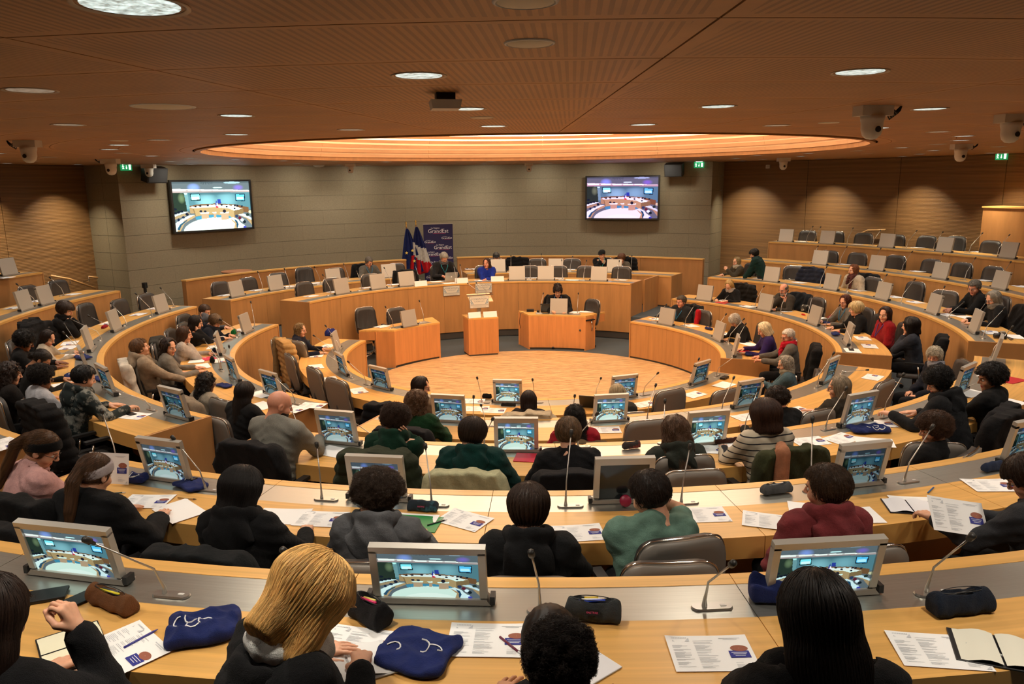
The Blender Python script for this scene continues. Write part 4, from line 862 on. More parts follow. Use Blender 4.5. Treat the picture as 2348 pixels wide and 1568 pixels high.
def person(u, v, k, label, hair='short', hc='#2a1c14', top='#1a1a1c', skin='light', pose='desk', lean=10, yaw=0, hy=0, hp=12, hr=0, fem=0, sc=.97, kind='cloth', hood=0, puff=0, bare=0, trousers='#15161a', neck=0,
           lany=0, glass=0, beard=None, scarf=None, hat=None, band=None, kc={}, stand=0, rad=None, tw=0, z=None, vis=True, strand=1.0, wrap=0, cuff=0, tails=0, under=None, legs=1, hs=1.0):
    "one seated (or standing) person whose head centre lies on the line of sight through photo pixel (u, v), at its true height above the tier"
    zf = zflo(k) if z is None else z; la = math.radians(lean); d = np.array([0, math.sin(la), math.cos(la)])
    pel = np.array([0, -.02, .555 if not stand else .93]); sh = pel+d*.455; nb = pel+d*.50; tot = la*.75+math.radians(hp)*.5; H = nb+.138*np.array([0, math.sin(tot*.8+.12), math.cos(tot*.8+.12)])
    x, y, _ = P(u, v, zf+H[2]*sc)
    if k != 'floor':
        x2, y2, q_ = snap(x, y, RING[k][0] if k in RING else {'P': 4.72, 'Q': 6.42}[k], .76-H[1]*sc, (1.3 if not stand else 1.6)+(.5 if rad else 0)-H[1]*sc)
        if q_: zn = CAM[2]+(zf+H[2]*sc-CAM[2])*q_; x, y = x2, y2; sc = min(max((zn-zf)/H[2], sc*.93), sc*1.09)
    a = azi(x, y) if k not in ('floor',) else 90; rz = face_c(a)+math.radians(yaw); R = rotz(rz); o = np.array([x, y, 0])-(R@(H*sc)); o[2] = 0
    PEOPLE.append((label, math.hypot(o[0], o[1]), k, math.hypot(x, y))); PXY.append((o[0], o[1], label))
    t = thing('person', label, 'person', (o[0], o[1], zf), rz, 'people seated in the hall'); t.scale = (sc, sc, sc)
    HR = rotz(math.radians(hy))@rotx(-math.radians(hp)-la*.5)@roty(math.radians(hr))
    W = .168-.014*fem; lsh = sh+np.array([-W, 0, 0]); rsh = sh+np.array([W, 0, 0]); A = ARM[pose] if isinstance(pose, str) else pose
    hands = []
    for s, S0, T_, hk in ((1, rsh, A[0], A[2]), (-1, lsh, A[1], A[3])):
        pole = np.array([s*.75, -.25, -.8])
        if isinstance(T_, str):
            if T_ == 'chin': T_ = H+HR@np.array([s*.020, .085, -.150]); pole = np.array([s*.35, .75, -1.])
            elif T_ == 'cheek': T_ = H+HR@np.array([s*.085, .055, -.10]); pole = np.array([s*.45, .6, -1.])
            elif T_ == 'face': T_ = H+HR@np.array([s*.055, .090, -.115]); pole = np.array([s*.55, .5, -1.])
            elif T_ == 'temple': T_ = H+HR@np.array([s*.095, .04, -.03]); pole = np.array([s*.9, .5, -.8])
        T_ = np.array(T_, float)*1.0
        if len(A) > 4 and s > 0: pole = np.array(A[4], float)
        if T_[2] > .74 and T_[2] < .83 and not stand: T_[2] = max(.75/sc+.03, T_[2])
        E_, Hn = ik(S0, T_, .285, .255, pole); hands.append((s, S0, E_, Hn, hk))
    th = {0: .017, 1: .045, 2: .024}.get(puff, puff)
    hip = [np.array([s*.095, .02, pel[2]]) for s in (1, -1)]
    if stand: knee = [np.array([s*.10, .02, .50]) for s in (1, -1)]; foot = [np.array([s*.11, 0, .08]) for s in (1, -1)]
    else: knee = [np.array([s*.12, .43, .55]) for s in (1, -1)]; foot = [np.array([s*.12, .47, .09]) for s in (1, -1)]
    ch = pel+d*.30
    def torso(p):
        q = p.copy(); q[:, 1] = (q[:, 1]-ch[1])*1.45+ch[1]; c1 = pel.copy(); c1[1] = (pel[1]-ch[1])*1.45+ch[1]
        dd = cap(q, c1+np.array([0, 0, .0]), ch, .155, .168-.012*fem); dd = smin(dd, cap(q, ch+np.array([-.05, 0, .02]), ch+np.array([.05, 0, .02]), .125, .125), .05)
        s1 = sh.copy(); s1[1] = (sh[1]-ch[1])*1.45+ch[1]
        dd = smin(dd, cap(q, s1+np.array([-W*.80, 0, -.03]), s1+np.array([W*.80, 0, -.03]), .062, .062), .07)*.8
        for s_ in (-1, 1): dd = smin(dd, cap(p, nb+np.array([0, -.012, -.012]), sh+np.array([s_*W*.97, -.005, -.005]), .052, .050), .05)
        dd = smin(dd, cap(p, nb+np.array([0, -.02, -.045]), nb+np.array([0, -.01, .02]), .075, .056), .05)
        return dd
    def arm(p, cut=False):
        dd = np.full(len(p), 9.)
        for s, S0, E_, Hn, hk in hands:
            dd = np.minimum(dd, cap(p, S0, E_, .056, .044)) if True else dd
            if not (bare and cut): dd = np.minimum(dd, smin(cap(p, S0, E_, .056, .044), cap(p, E_, Hn, .042, .029), .015))
            else: dd = np.minimum(dd, cap(p, S0, S0+(E_-S0)*.62, .060, .060))
        return dd
    ph = rng.uniform(0, 6, 4)
    def fold(p):
        a = p[:, 2]*38+p[:, 0]*21*np.sign(p[:, 0])+p[:, 1]*14+1.3*np.sin(p[:, 0]*11+ph[0])+1.1*np.sin(p[:, 2]*9+ph[1])
        return .0065*(1-2*np.abs(np.sin(a)))*(.35+.65*(.5+.5*np.sin(p[:, 2]*8+p[:, 1]*13+p[:, 0]*7+ph[2])))+.002*np.sin(p[:, 2]*90+p[:, 0]*50+ph[3])
    def topF(p):
        if bare:
            aa = np.full(len(p), 9.)
            for s, S0, E_, Hn, hk in hands: aa = np.minimum(aa, cap(p, S0, S0+(E_-S0)*.55, .054, .056))
        else: aa = arm(p)
        dd = smin(torso(p), aa, .075)-th-fold(p)
        if puff in (1, 2): dd = dd-.010*np.abs(np.sin((p@d)*math.pi/.085))
        dd = smax(dd, -(cap(p, nb+np.array([0, .035, .018]), nb+d*.12+np.array([0, .03, 0]), .055, .085)), .008)
        for s, S0, E_, Hn, hk in hands:
            if not bare:
                u_ = (Hn-E_)/np.linalg.norm(Hn-E_); near = np.linalg.norm(p-Hn, axis=1) < .13; dd = np.where(near, np.maximum(dd, (p-Hn)@u_+.012), dd)
        dd = np.maximum(dd, -(p[:, 2]-pel[2]+.06))
        q = p-nb-d*.018; q2 = q[:, 2]+q[:, 1]*.30
        if hood: pass
        elif not neck: dd = smin(dd, np.sqrt((np.sqrt(q[:, 0]**2+(q[:, 1]*.95)**2)-.074)**2+(q2-.004)**2)-.0115, .006)
        for s, S0, E_, Hn, hk in hands:
            if not bare: u_ = (Hn-E_)/np.linalg.norm(Hn-E_); dd = smin(dd, cap(p, Hn-u_*.075, Hn-u_*.022, .044+th*.4, .041+th*.4), .006)
        if neck: dd = smin(dd, np.maximum(cap(p, nb-d*.02, nb+d*neck, .075, .072), -cap(p, nb, H, .052, .06)), .012)
        return dd
    lo = np.array([-.50, -.32, pel[2]-.10]); hi = np.array([.50, .62, H[2]-.02]);
    pts = np.array([q for hd in hands for q in hd[1:4]]); lo[:2] = np.minimum(lo[:2]+.1, pts.min(0)[:2]-.10); hi[:2] = np.maximum([.30, .25], pts.max(0)[:2]+.10); lo[2] = min(lo[2], pts[:, 2].min()-.08); hi[2] = max(nb[2]+.10, pts[:, 2].max()+.07)
    dist = math.hypot(x, y+12.86); hv = .0165 if dist < 6 else (.020 if dist < 10 else .024)
    V, Q = snet(topF, lo, hi, hv); TM = cloth(top, kind, **kc)
    sw = mk('jacket' if puff else ('hooded_top' if hood else 'sweater'), V, Q, TM, t, True)
    if hood:
        def hoF(p):
            if hood == 2: p = p+np.array([0, .045, .085])
            q = p-nb-d*.018; q2 = q[:, 2]+.38*q[:, 1]
            rg = np.sqrt((np.sqrt(q[:, 0]**2+(q[:, 1]+.016)**2)-.104)**2+((q2-.004)*.60)**2)-.031-.003*np.sin(np.arctan2(q[:, 0], q[:, 1])*7+ph[0])
            hd = smax(ell(p, nb+np.array([0, -.120, -.050]), (.138, .066, .125))-.006*(1-2*np.abs(np.sin(p[:, 0]*24+p[:, 2]*19+ph[1]))), -ell(p, nb+np.array([0, -.02, .06]), (.09, .075, .08)), .01)
            return smax(smin(rg, hd, .015), -cap(p, nb, H, .05, .058), .006)
        Vr, Qr = snet(hoF, nb-[.2, .24, .22], nb+[.2, .18, .16], .0115 if math.hypot(x, y+12.86) < 7 else .017); mk('hood', Vr, Qr, TM, t, True)
    # body: one continuous surface under the clothes + head + hands
    def bodyF(p):
        dd = smin(torso(p), arm(p), .03)+.012
        for i in (0, 1): dd = smin(dd, smin(cap(p, hip[i], knee[i], .078, .058), cap(p, knee[i], foot[i], .052, .036), .02)+.01, .03)
        return smin(dd, cap(p, nb+np.array([0, -.015, -.05]), nb+np.array([0, 0, .03]), .052, .048), .02)
    lo2 = np.minimum(lo, [-.26, -.26, 0]); hi2 = np.maximum(hi, [.26, .58 if not stand else .3, nb[2]+.05])
    V1, Q1 = snet(bodyF, lo2, hi2, .034 if not bare else .024)
    if bare:   # true-size bare forearms
        def fa(p):
            dd = np.full(len(p), 9.)
            for s, S0, E_, Hn, hk in hands: dd = np.minimum(dd, smin(cap(p, S0+(E_-S0)*.4, E_, .046, .040), cap(p, E_, Hn, .040, .026), .02))
            return dd
        Vb, Qb = snet(fa, pts.min(0)-.09, pts.max(0)+.09, .014); Q1 = np.concatenate([Q1, Qb+len(V1)]); V1 = np.concatenate([V1, Vb])
    mi = [np.zeros(len(Q1), int)]; VV = [V1]; QQ = [Q1]; n0 = len(V1)
    Vh, Qh = HEADS[1 if fem else 0]; cen = Vh[Qh].mean(1); lips = ((np.abs(cen[:, 0]) < .021) & (cen[:, 2] > -.070) & (cen[:, 2] < -.050) & (cen[:, 1] > .076))
    VV.append((HR@Vh.T).T+H); QQ.append(Qh+n0); mi.append(np.where(lips, 1, 0)); n0 += len(Vh)
    for s, S0, E_, Hn, hk in hands:
        Vn, Qn = HANDS[hk]; Vn = Vn*(.93 if fem else 1.0)
        if s < 0: Vn = Vn*np.array([-1, 1, 1]); Qn = Qn[:, ::-1]
        fd = (Hn-E_)/np.linalg.norm(Hn-E_)
        if Hn[2] < .9 and abs(fd[2]) < .8: fy = np.array([fd[0], fd[1], min(fd[2], 0)*.25]); zz = (0, 0, 1)
        else: fy = fd; zz = tuple(-(H-Hn)+np.array([s*.3, -.1, 0]))
        FR = frame(fy, zz); VV.append((FR@Vn.T).T+Hn); QQ.append(Qn+n0); mi.append(np.zeros(len(Qn), int)); n0 += len(Vn)
    bd = mk('body', np.concatenate(VV), np.concatenate(QQ), [SKINS[skin], LIPS], t, True, mi=np.concatenate(mi))
    HM = Matrix([[*HR[0], H[0]], [*HR[1], H[1]], [*HR[2], H[2]], [0, 0, 0, 1]])
    for s in (-1, 1):
        b = MB(); b.lathe([(.001, -.0125), (.006, -.0108), (.0108, -.006), (.0125, 0), (.0108, .006), (.006, .0108), (.001, .0125)], 10, cap=False); e = b.build('eye', EYEW, t, True); e.matrix_local = HM @ Matrix.Translation((s*.030, .0735, .003)); 
        b = MB(); b.lathe([(.001, 0), (.0055, 0), (.006, -.001)], 10); e2 = b.build('iris', IRIS, e); e2.matrix_local = Matrix.Translation((0, .0125, -.001)) @ Matrix.Rotation(-math.pi/2, 4, 'X')
    b = MB()
    for s in (-1, 1): b.tube([(s*.016, .0915, .024), (s*.032, .0885, .029), (s*.048, .074, .024)], [.003, .0035, .002], 5)
    e = b.build('eyebrows', hairm(hc if beard is None else hc), t, True); e.matrix_local = HM; e['kind'] = 'stuff'
    if hair != 'bald':
        Vr, Qr, S = hair_data(hair, len(PEOPLE), 5 if dist < 4.2 else (3 if dist < 7 else 1)); e = mk('hair', Vr, Qr, hairm(hc), t, True); e.matrix_local = HM @ Matrix.Translation((0, -.01*(hs-1)/.1*.5, .0)) @ Matrix.Diagonal((hs, hs, (hs+1)/2, 1))
        if S is not None and strand:
            e2 = strands(S if dist < 9 else S[::2], hairm(hc), e, .00065 if dist < 4.2 else (.0009 if dist < 7 else (.0016 if dist < 10 else .0022))); e2.parent = e
    if beard:
        def bF(p): q = p.copy(); q[:, 0] = np.abs(q[:, 0]); return smax(smin(ell(q, (0, .030, -.055), (.064, .064, .066)), ell(q, (0, .066, -.092), (.032, .028, .030)), .02), smax(z_(q), -cap(q, (0, .10, -.06), (.02, .09, -.06), .011, .01), .004), .01)
        z_ = lambda q: q[:, 2]+.030+.5*np.clip(.05-q[:, 0]-.02, 0, .05)
        Vr, Qr = snet(bF, (-.09, -.05, -.14), (.09, .13, 0), .007); e = mk('beard', Vr, Qr, hairm(beard), t, True); e.matrix_local = HM
    if glass:
        b = MB(); gm = GLASSF if glass == 1 else mat('glasses_'+str(glass).strip('#'), glass, .3)
        for s in (-1, 1):
            b.tube([(s*.032+.021*math.cos(q*math.pi/7), .102-.004*abs(math.cos(q*math.pi/7)), .002+.016*math.sin(q*math.pi/7)) for q in range(15)], .0016, 5, False); b.tube([(s*.053, .098, .006), (s*.078, .06, .010), (s*.082, -.005, .008)], .0018, 5)
        b.tube([(-.011, .104, .004), (0, .107, .007), (.011, .104, .004)], .0015, 5); e = b.build('glasses', gm, t, True); e.matrix_local = HM
    if lany:
        lm = LANY if lany == 1 else mat('lanyard_'+str(lany).strip('#'), lany, .6); b = MB()
        nbk = nb+d*.035
        fr = []
        for i in range(13):
            q = math.radians(-115+230*i/12); c_, s_ = math.sin(q), -math.cos(q)
            fr.append(nbk+np.array([.078*c_, .072*s_+.012, -.010]))
        frl = [ch+np.array([.0, .155+th, -.02])]+[nb+np.array([-.075, .075+th, -.05])]+fr+[nb+np.array([.075, .075+th, -.05])]+[ch+np.array([.0, .155+th, -.02])]
        b.tube([tuple(q) for q in frl], .0075, 5); b.build('lanyard', lm, t, True)
    if scarf:
        def sF(p):
            q = p-nb-d*.025; dd = np.sqrt((np.sqrt(q[:, 0]**2+(q[:, 1]*1.0)**2)-.082)**2+((q[:, 2])*.55)**2)-.030
            if not tails: return dd-.004*np.sin(p[:, 2]*110+p[:, 0]*60)
            dd = smin(dd, cap(p, nb+np.array([.04, .09+th, -.0]), ch+np.array([.05, .155+th, .06]), .035, .030), .02); dd = smin(dd, cap(p, nb+np.array([-.04, .09+th, -.0]), ch+np.array([-.03, .155+th, -.02]), .035, .028), .02)
            return dd-.004*np.sin(p[:, 2]*110+p[:, 0]*60)
        Vr, Qr = snet(sF, nb-[.17, .17, .3], nb+[.17, .30, .12], .011); mk('scarf', Vr, Qr, cloth(scarf, sc=200), t, True)
    if under:
        def uF(p): q = p-nb-d*.010; return np.sqrt((np.sqrt(q[:, 0]**2+(q[:, 1]*.95)**2)-.095)**2+((q[:, 2]+.30*q[:, 1])*.8)**2)-.036-.003*np.sin(np.arctan2(q[:, 0], q[:, 1])*11)
        Vr, Qr = snet(uF, nb-[.17, .17, .12], nb+[.17, .17, .12], .010); mk('tee_collar', Vr, Qr, cloth(under), t, True)
    if hat:
        def hF(p): return np.minimum(smax(ell(p, (0, -.012, .055), (.094, .115, .078)), -(p[:, 2]-.045), .01), smax(ell(p, (0, .075, .056), (.075, .062, .012)), -(p[:, 1]-.03), .01))
        Vr, Qr = snet(hF, (-.12, -.15, .02), (.12, .16, .15), .0075); e = mk('flat_cap', Vr, Qr, cloth(hat), t, True); e.matrix_local = HM
    if band:
        def nF(p): q = p[:, 2]-.034-.50*(p[:, 1]+.01); return np.maximum(ell(p, (0, -.010, .034), (.0915, .113, .104)), np.abs(q-.004)-.034)
        Vr, Qr = snet(nF, (-.12, -.15, -.1), (.12, .15, .16), .0075); e = mk('headband', Vr, Qr, cloth(band), t, True); e.matrix_local = HM
    if legs:
        def lF(p):
            dd = np.full(len(p), 9.)
            for i in (0, 1): dd = np.minimum(dd, smin(cap(p, hip[i], knee[i], .092, .070), cap(p, knee[i], foot[i]+[0, 0, .03], .064, .054), .02))
            return smin(dd, cap(p, hip[0], hip[1], .10, .10), .03)-.004*np.sin(p[:, 2]*50+p[:, 1]*40)
        Vr, Qr = snet(lF, (-.26, -.16, .08), (.26, .62 if not stand else .2, pel[2]+.12), .03); mk('trousers', Vr, Qr, cloth(trousers), t, True)
        for i in (0, 1):
            b = MB(); f = foot[i]; b.tube([(f[0], f[1]-.06, .045), (f[0], f[1]+.02, .05), (f[0], f[1]+.12, .038), (f[0], f[1]+.18, .030)], [.038, .046, .040, .024], 8); b.build('shoe', BLACK, t, True)
    if not stand and not (wrap is None):
        chair_at(o[0]+R[0, 1]*-.03, o[1]+R[1, 1]*-.03, k if k != 'floor' else 'E', rz, 'office chair occupied by the %s' % short(label), z=zf)
    return t, (R, o, sc, H, hands)
def short(lb):
    w_ = lb.replace('person ', 'person ').split(); return ' '.join(w_[:9])
# ------------------------------------------------------------------ tribune furniture
def prism(b, pts, z0, z1):
    n = len(pts); a = sum(pts[i][0]*pts[(i+1) % n][1]-pts[(i+1) % n][0]*pts[i][1] for i in range(n))
    if a < 0: pts = pts[::-1]
    return b.add([(x, y, z0) for x, y in pts]+[(x, y, z1) for x, y in pts], [tuple(range(n-1, -1, -1)), tuple(range(n, 2*n))]+[(i, (i+1) % n, (i+1) % n+n, i+n) for i in range(n)])
def lerp(a, b, t): return (a[0]+(b[0]-a[0])*t, a[1]+(b[1]-a[1])*t)
def panel(b, p, q, z0, z1, th=.03, side=1):
    dx, dy = q[0]-p[0], q[1]-p[1]; L = math.hypot(dx, dy); nx, ny = -dy/L*th*side, dx/L*th*side
    return prism(b, [p, q, (q[0]+nx, q[1]+ny), (p[0]+nx, p[1]+ny)], z0, z1)
def arcpts(p, q, n=8):
    r0, r1 = math.hypot(*p), math.hypot(*q); a0, a1 = azi(*p), azi(*q); return [pol(r0+(r1-r0)*i/n, a0+(a1-a0)*i/n)[:2] for i in range(n+1)]
WO = mat('wood_orange', (.62, .27, .09), .42, kind='woodface')
def floor_desk(lab, A, B, C_, D, wingL, wingR, plate):
    t = thing('floor_desk', lab, 'desk', group='desks standing on the parquet'); fr = arcpts(A, B)
    prism(MB(), fr+[C_, D], .718, .75).build('desk_top', WT, t)
    ins = lambda p: (p[0]*1.004, p[1]*1.004)
    b = MB(); inner = [pol(math.hypot(*p)+.03, azi(*p))[:2] for p in fr]; prism(b, fr+inner[::-1], .04, .717); b.build('front_panel', WO, t)
    b = MB(); prism(b, [pol(math.hypot(*p)+.015, azi(*p))[:2] for p in fr]+inner[::-1], 0, .04); b.build('plinth', KICK, t)
    L2 = lerp(A, D, .55 if wingL else .97); R2 = lerp(B, C_, .5 if wingR else .97)
    panel(MB(), A, L2, .0, .717, .03, -1 if not wingL else -1).build('side_panel', WO, t); panel(MB(), B, R2, .0, .717, .03, 1).build('side_panel', WO, t)
    panel(MB(), L2, R2, .0, .717, .03, -1).build('back_panel', WO, t)
    if wingL: panel(MB(), L2, D, .55, .717, .03, -1).build('wing_apron', WO, t)
    if wingR: panel(MB(), R2, C_, .55, .717, .03, 1).build('wing_apron', WO, t)
    q = [pol(math.hypot(*p)+.07, azi(*p))[:2] for p in fr[1:-1]]; q2 = [pol(math.hypot(*p)+.26, azi(*p))[:2] for p in fr[1:-1]]
    prism(MB(), q+q2[::-1], .75, .7515).build('metal_plate', METAL, t)
P2 = lambda u, v, z: P(u, v, z)[:2]
floor_desk('curved wooden floor desk on the left, with one monitor', P2(904, 757, .75), P2(1008.4, 739, .75), P2(991, 726.6, .75), P2(822.4, 757.3, .75), True, False, 0)
floor_desk('angular wooden floor desk on the right, where the dark-haired woman works', P2(1212, 722, .75), P2(1342.8, 724.6, .75), P2(1387, 715, .75), P2(1188.7, 712.6, .75), False, True, 0)
monitor(940, 748, ('F', .754), 2, look='silver monitor back on the left floor desk'); monitor(1281, 719, ('F', .754), 2, look='silver monitor back on the right floor desk')
for q, lb in (((901.7, 751, 883.7, 703), 'slim microphone left of the monitor on the left floor desk'), ((972, 737.4, 961.4, 689), 'slim microphone right of the monitor on the left floor desk'), ((1239.5, 717.4, 1246, 672), 'slim microphone beside the black laptop on the right floor desk'), ((1324, 718.6, 1326, 672), 'slim microphone right of the monitor on the right floor desk')):
    mic(*q, 'F', z=.75)['label'] = lb
# lectern
fl_, fr_ = P2(1073.8, 730.4, .80), P2(1142.8, 726.6, .80); bl_ = P2(1059, 721.5, .80); br_ = (bl_[0]+fr_[0]-fl_[0], bl_[1]+fr_[1]-fl_[1])
t = thing('lectern', 'narrow wooden lectern at the centre of the parquet edge', 'lectern')
prism(MB(), [fl_, fr_, br_, bl_], .77, .80).build('shelf_top', WT, t); il = lambda a, b: lerp(a, b, .02)
prism(MB(), [lerp(fl_, fr_, .0), fr_, lerp(fr_, br_, .8), lerp(fl_, bl_, .8)], .035, .77).build('body', WO, t); prism(MB(), [lerp(fl_, fr_, .03), lerp(fr_, fl_, .03), lerp(fr_, br_, .75), lerp(fl_, bl_, .75)], 0, .035).build('plinth', KICK, t)
pc = lerp(lerp(fl_, fr_, .47), lerp(bl_, br_, .47), .5); la_ = azi(*pc); lr = face_c(la_)
MB().box((pc[0], pc[1], .93), (.07, .05, .27), rz=lr).build('post', SILV, t)
o = MB().box((0, 0, 0), (.50, .02, .30)).build('reading_shelf', mat('pale_wood', (.75, .55, .32), .4), t); o.location = (pc[0]+.02, pc[1]+.05, 1.17); o.rotation_euler = (math.radians(62), 0, lr)
b = MB(); b.box((0, 0, .0), (.56, .035, .025)); o = b.build('shelf_rail', CHROME, t); o.location = (pc[0]+.03, pc[1]+.02, 1.235); o.rotation_euler = (0, 0, lr)
lz = 1.25
for dx, lb in ((-.06, 'left thin microphone on the lectern'), (.13, 'right thin microphone on the lectern')):
    q = Matrix.Rotation(lr, 3, 'Z') @ Vector((-dx, 0, 0)); m_ = thing('microphone', lb, 'microphone', (pc[0]+.03+q.x, pc[1]+.02+q.y, lz)); v = Matrix.Rotation(lr, 3, 'Z') @ Vector((.19, -.05, .24))
    MB().tube([(0, 0, 0), (0, 0, .08), v*.4+Vector((0, 0, .05)), v*.95], [.009, .006, .0048, .0048], 6).build('stem', SM, m_, True); MB().tube([v*.93, v, v*1.05], [.009, .0105, .006], 8).build('head', MATS['mic_head'], m_, True)
GREYP = mat('print_grey', (.22, .24, .26), .8); LGREY = mat('print_light', (.55, .57, .6), .8); BLUEP = mat('print_blue', '#2a2f86', .8); BROWNP = mat('print_photo', (.30, .10, .06), .8); TEALP = mat('print_teal', (.12, .22, .27), .8); BOARD = mat('plaque_board', (.62, .59, .50), .6)
def plaque(loc, rz, w_, h_, lab, rx=0, parent=None):
    t = thing('plaque', lab, 'plaque', loc, rz, 'foundation plaques') if parent is None else parent; t.rotation_euler = (rx, 0, rz)
    MB().box((0, 0, 0), (w_+.014, .012, h_+.014)).build('frame', mat('plaque_frame', (.20, .24, .27), .6), t); MB().box((0, -.007, 0), (w_, .006, h_)).build('board', BOARD, t)
    for s, sz, z, m_ in (('FONDATION', .135*w_/1.0*1.05, .22*h_, GREYP), ('CLAUDE LEVY', .078*w_*1.15, .02*h_, GREYP), ('www.fondation-claude-levy.org', .052*w_*1.05, -.435*h_, GREYP)): text('lettering', s, sz, m_, t, (0, -.0108, z), (math.pi/2, 0, 0))
    b = MB()
    b.box((0, -.0105, -.22*h_), (w_*.96, .001, h_*.035)); b.box((0, -.0105, -.30*h_), (w_*.96, .001, h_*.02)); b.build('ruled_lines', GREYP, t)
    for s in (-1, 1):
        b = MB()
        for q in range(4):
            f = 1-q*.22; x0 = s*w_*.47; b.add([(x0, -.0105-q*.0001, -.17*h_), (x0-s*w_*.16*f, -.0105-q*.0001, -.17*h_), (x0, -.0105-q*.0001, -.17*h_+h_*.5*f)], [(0, 1, 2) if s < 0 else (0, 2, 1)])
            b.m[-1] = q % 2
        b.build('corner_ornament', [TEALP, LGREY], t)
for u, v, lb in ((1035.6, 667, 'framed foundation plaque on the tribune below the silver laptop'), (1109, 660.5, 'framed foundation plaque on the tribune just above the lectern')):
    p = PR(u, v, 4.70); a = azi(p[0], p[1]); plaque(pol(4.708, a, p[2]), face_c(a)-math.pi, .375, .205, lb) if False else plaque(pol(4.712, a, p[2]), face_c(a)+0, .375, .205, lb)
    bpy.data.objects[-1] if False else None
for o in [o for o in bpy.data.objects if o.get('category') == 'plaque']: o.rotation_euler[2] += math.pi*0
q = Matrix.Rotation(lr, 3, 'Z') @ Vector((.02, .10, 0)); plaque((pc[0]+q.x, pc[1]+q.y, 1.105), lr+math.pi, .40, .225, 'framed foundation plaque on the front of the lectern', rx=math.radians(-6))
for o in [o for o in bpy.data.objects if o.get('category') == 'plaque'][:2]: o.rotation_euler[2] += math.pi
def tent_card(u, v, z, lab, rz=None, w_=.30, h_=.115, ls=('',)):
    x, y, _ = P(u, v, z); a = azi(x, y); t = thing('name_card', lab, 'name card', (x, y, z+.001), (face_c(a)+math.pi if rz is None else rz), 'white tent name cards')
    V = [(-w_/2, 0, 0), (w_/2, 0, 0), (w_/2, .035, h_), (-w_/2, .035, h_), (-w_/2, .075, 0), (w_/2, .075, 0)]; b = MB(); b.add(V+[(x_, y_+.0015, z_) for x_, y_, z_ in V], [(0, 1, 2, 3), (3, 2, 5, 4), (7, 6, 9, 8), (8, 9, 11, 10)]); b.build('card', PAPER, t)
    for i, s in enumerate(ls): o = text('lettering', s, .017, LGREY, t, (0, .016-.006*i, .068-.024*i), (math.radians(73), 0, 0)); 
    b = MB(); b.box((0, .007, .02), (.09, .001, .007), rx=math.radians(-17)); b.build('logo', LGREY, t)
for q in ((966, 656, PZ, 'white name card left of the grey-haired man\'s papers'), (1059, 649, PZ, 'white name card right of the silver laptop'), (1141, 645, PZ, 'white name card before the woman in blue')): tent_card(*q)
tent_card(1089, 729, .80, 'left white name card on the lectern shelf', w_=.27); tent_card(1124.5, 727, .80, 'right white name card on the lectern shelf', w_=.29)
# banner and flags behind the tribune
p = PR(1004, 514, 9.35); a = azi(p[0], p[1]); ht = p[2]-.53; bw = .84; NAVY = mat('banner_navy', '#1a1650', .6)
t = thing('banner_stand', 'tall navy roll-up banner with white region lettering', 'banner', (p[0], p[1], .53), face_c(a)+math.pi)
MB().box((0, 0, ht/2+.03), (bw, .006, ht-.06)).build('sheet', NAVY, t); MB().box((0, .02, .03), (bw+.03, .14, .06)).build('base', SILV, t); MB().box((0, 0, ht+.01), (bw+.01, .02, .02)).build('top_rail', SILV, t); MB().tube([(0, .03, .05), (0, .03, ht)], .01, 6).build('support_pole', CHROME, t)
WHT = mat('print_white', (.85, .85, .9), .7, kind='emit', es=.0); REDL = mat('print_red', (.7, .08, .2), .7)
for x, z, s in ((.0, -.24, 1.0), (.24, -.42, .52), (-.24, -.52, .55), (.12, -.70, .88), (-.15, -.88, .76), (.26, -.98, .5), (0., -1.22, 1.15), (-.24, -1.52, .5), (.2, -1.62, .8)):
    text('lettering', 'La Région', .062*s, WHT, t, (x-.08*s, -.005, ht+z+.115*s), (math.pi/2, 0, 0)); text('lettering', 'GrandEst', .155*s, WHT, t, (x, -.005, ht+z), (math.pi/2, 0, 0), ext=.0012)
    MB().box((x+.03*s, -.005, ht+z-.02*s), (.36*s, .001, .006*s)).build('underline', REDL, t)
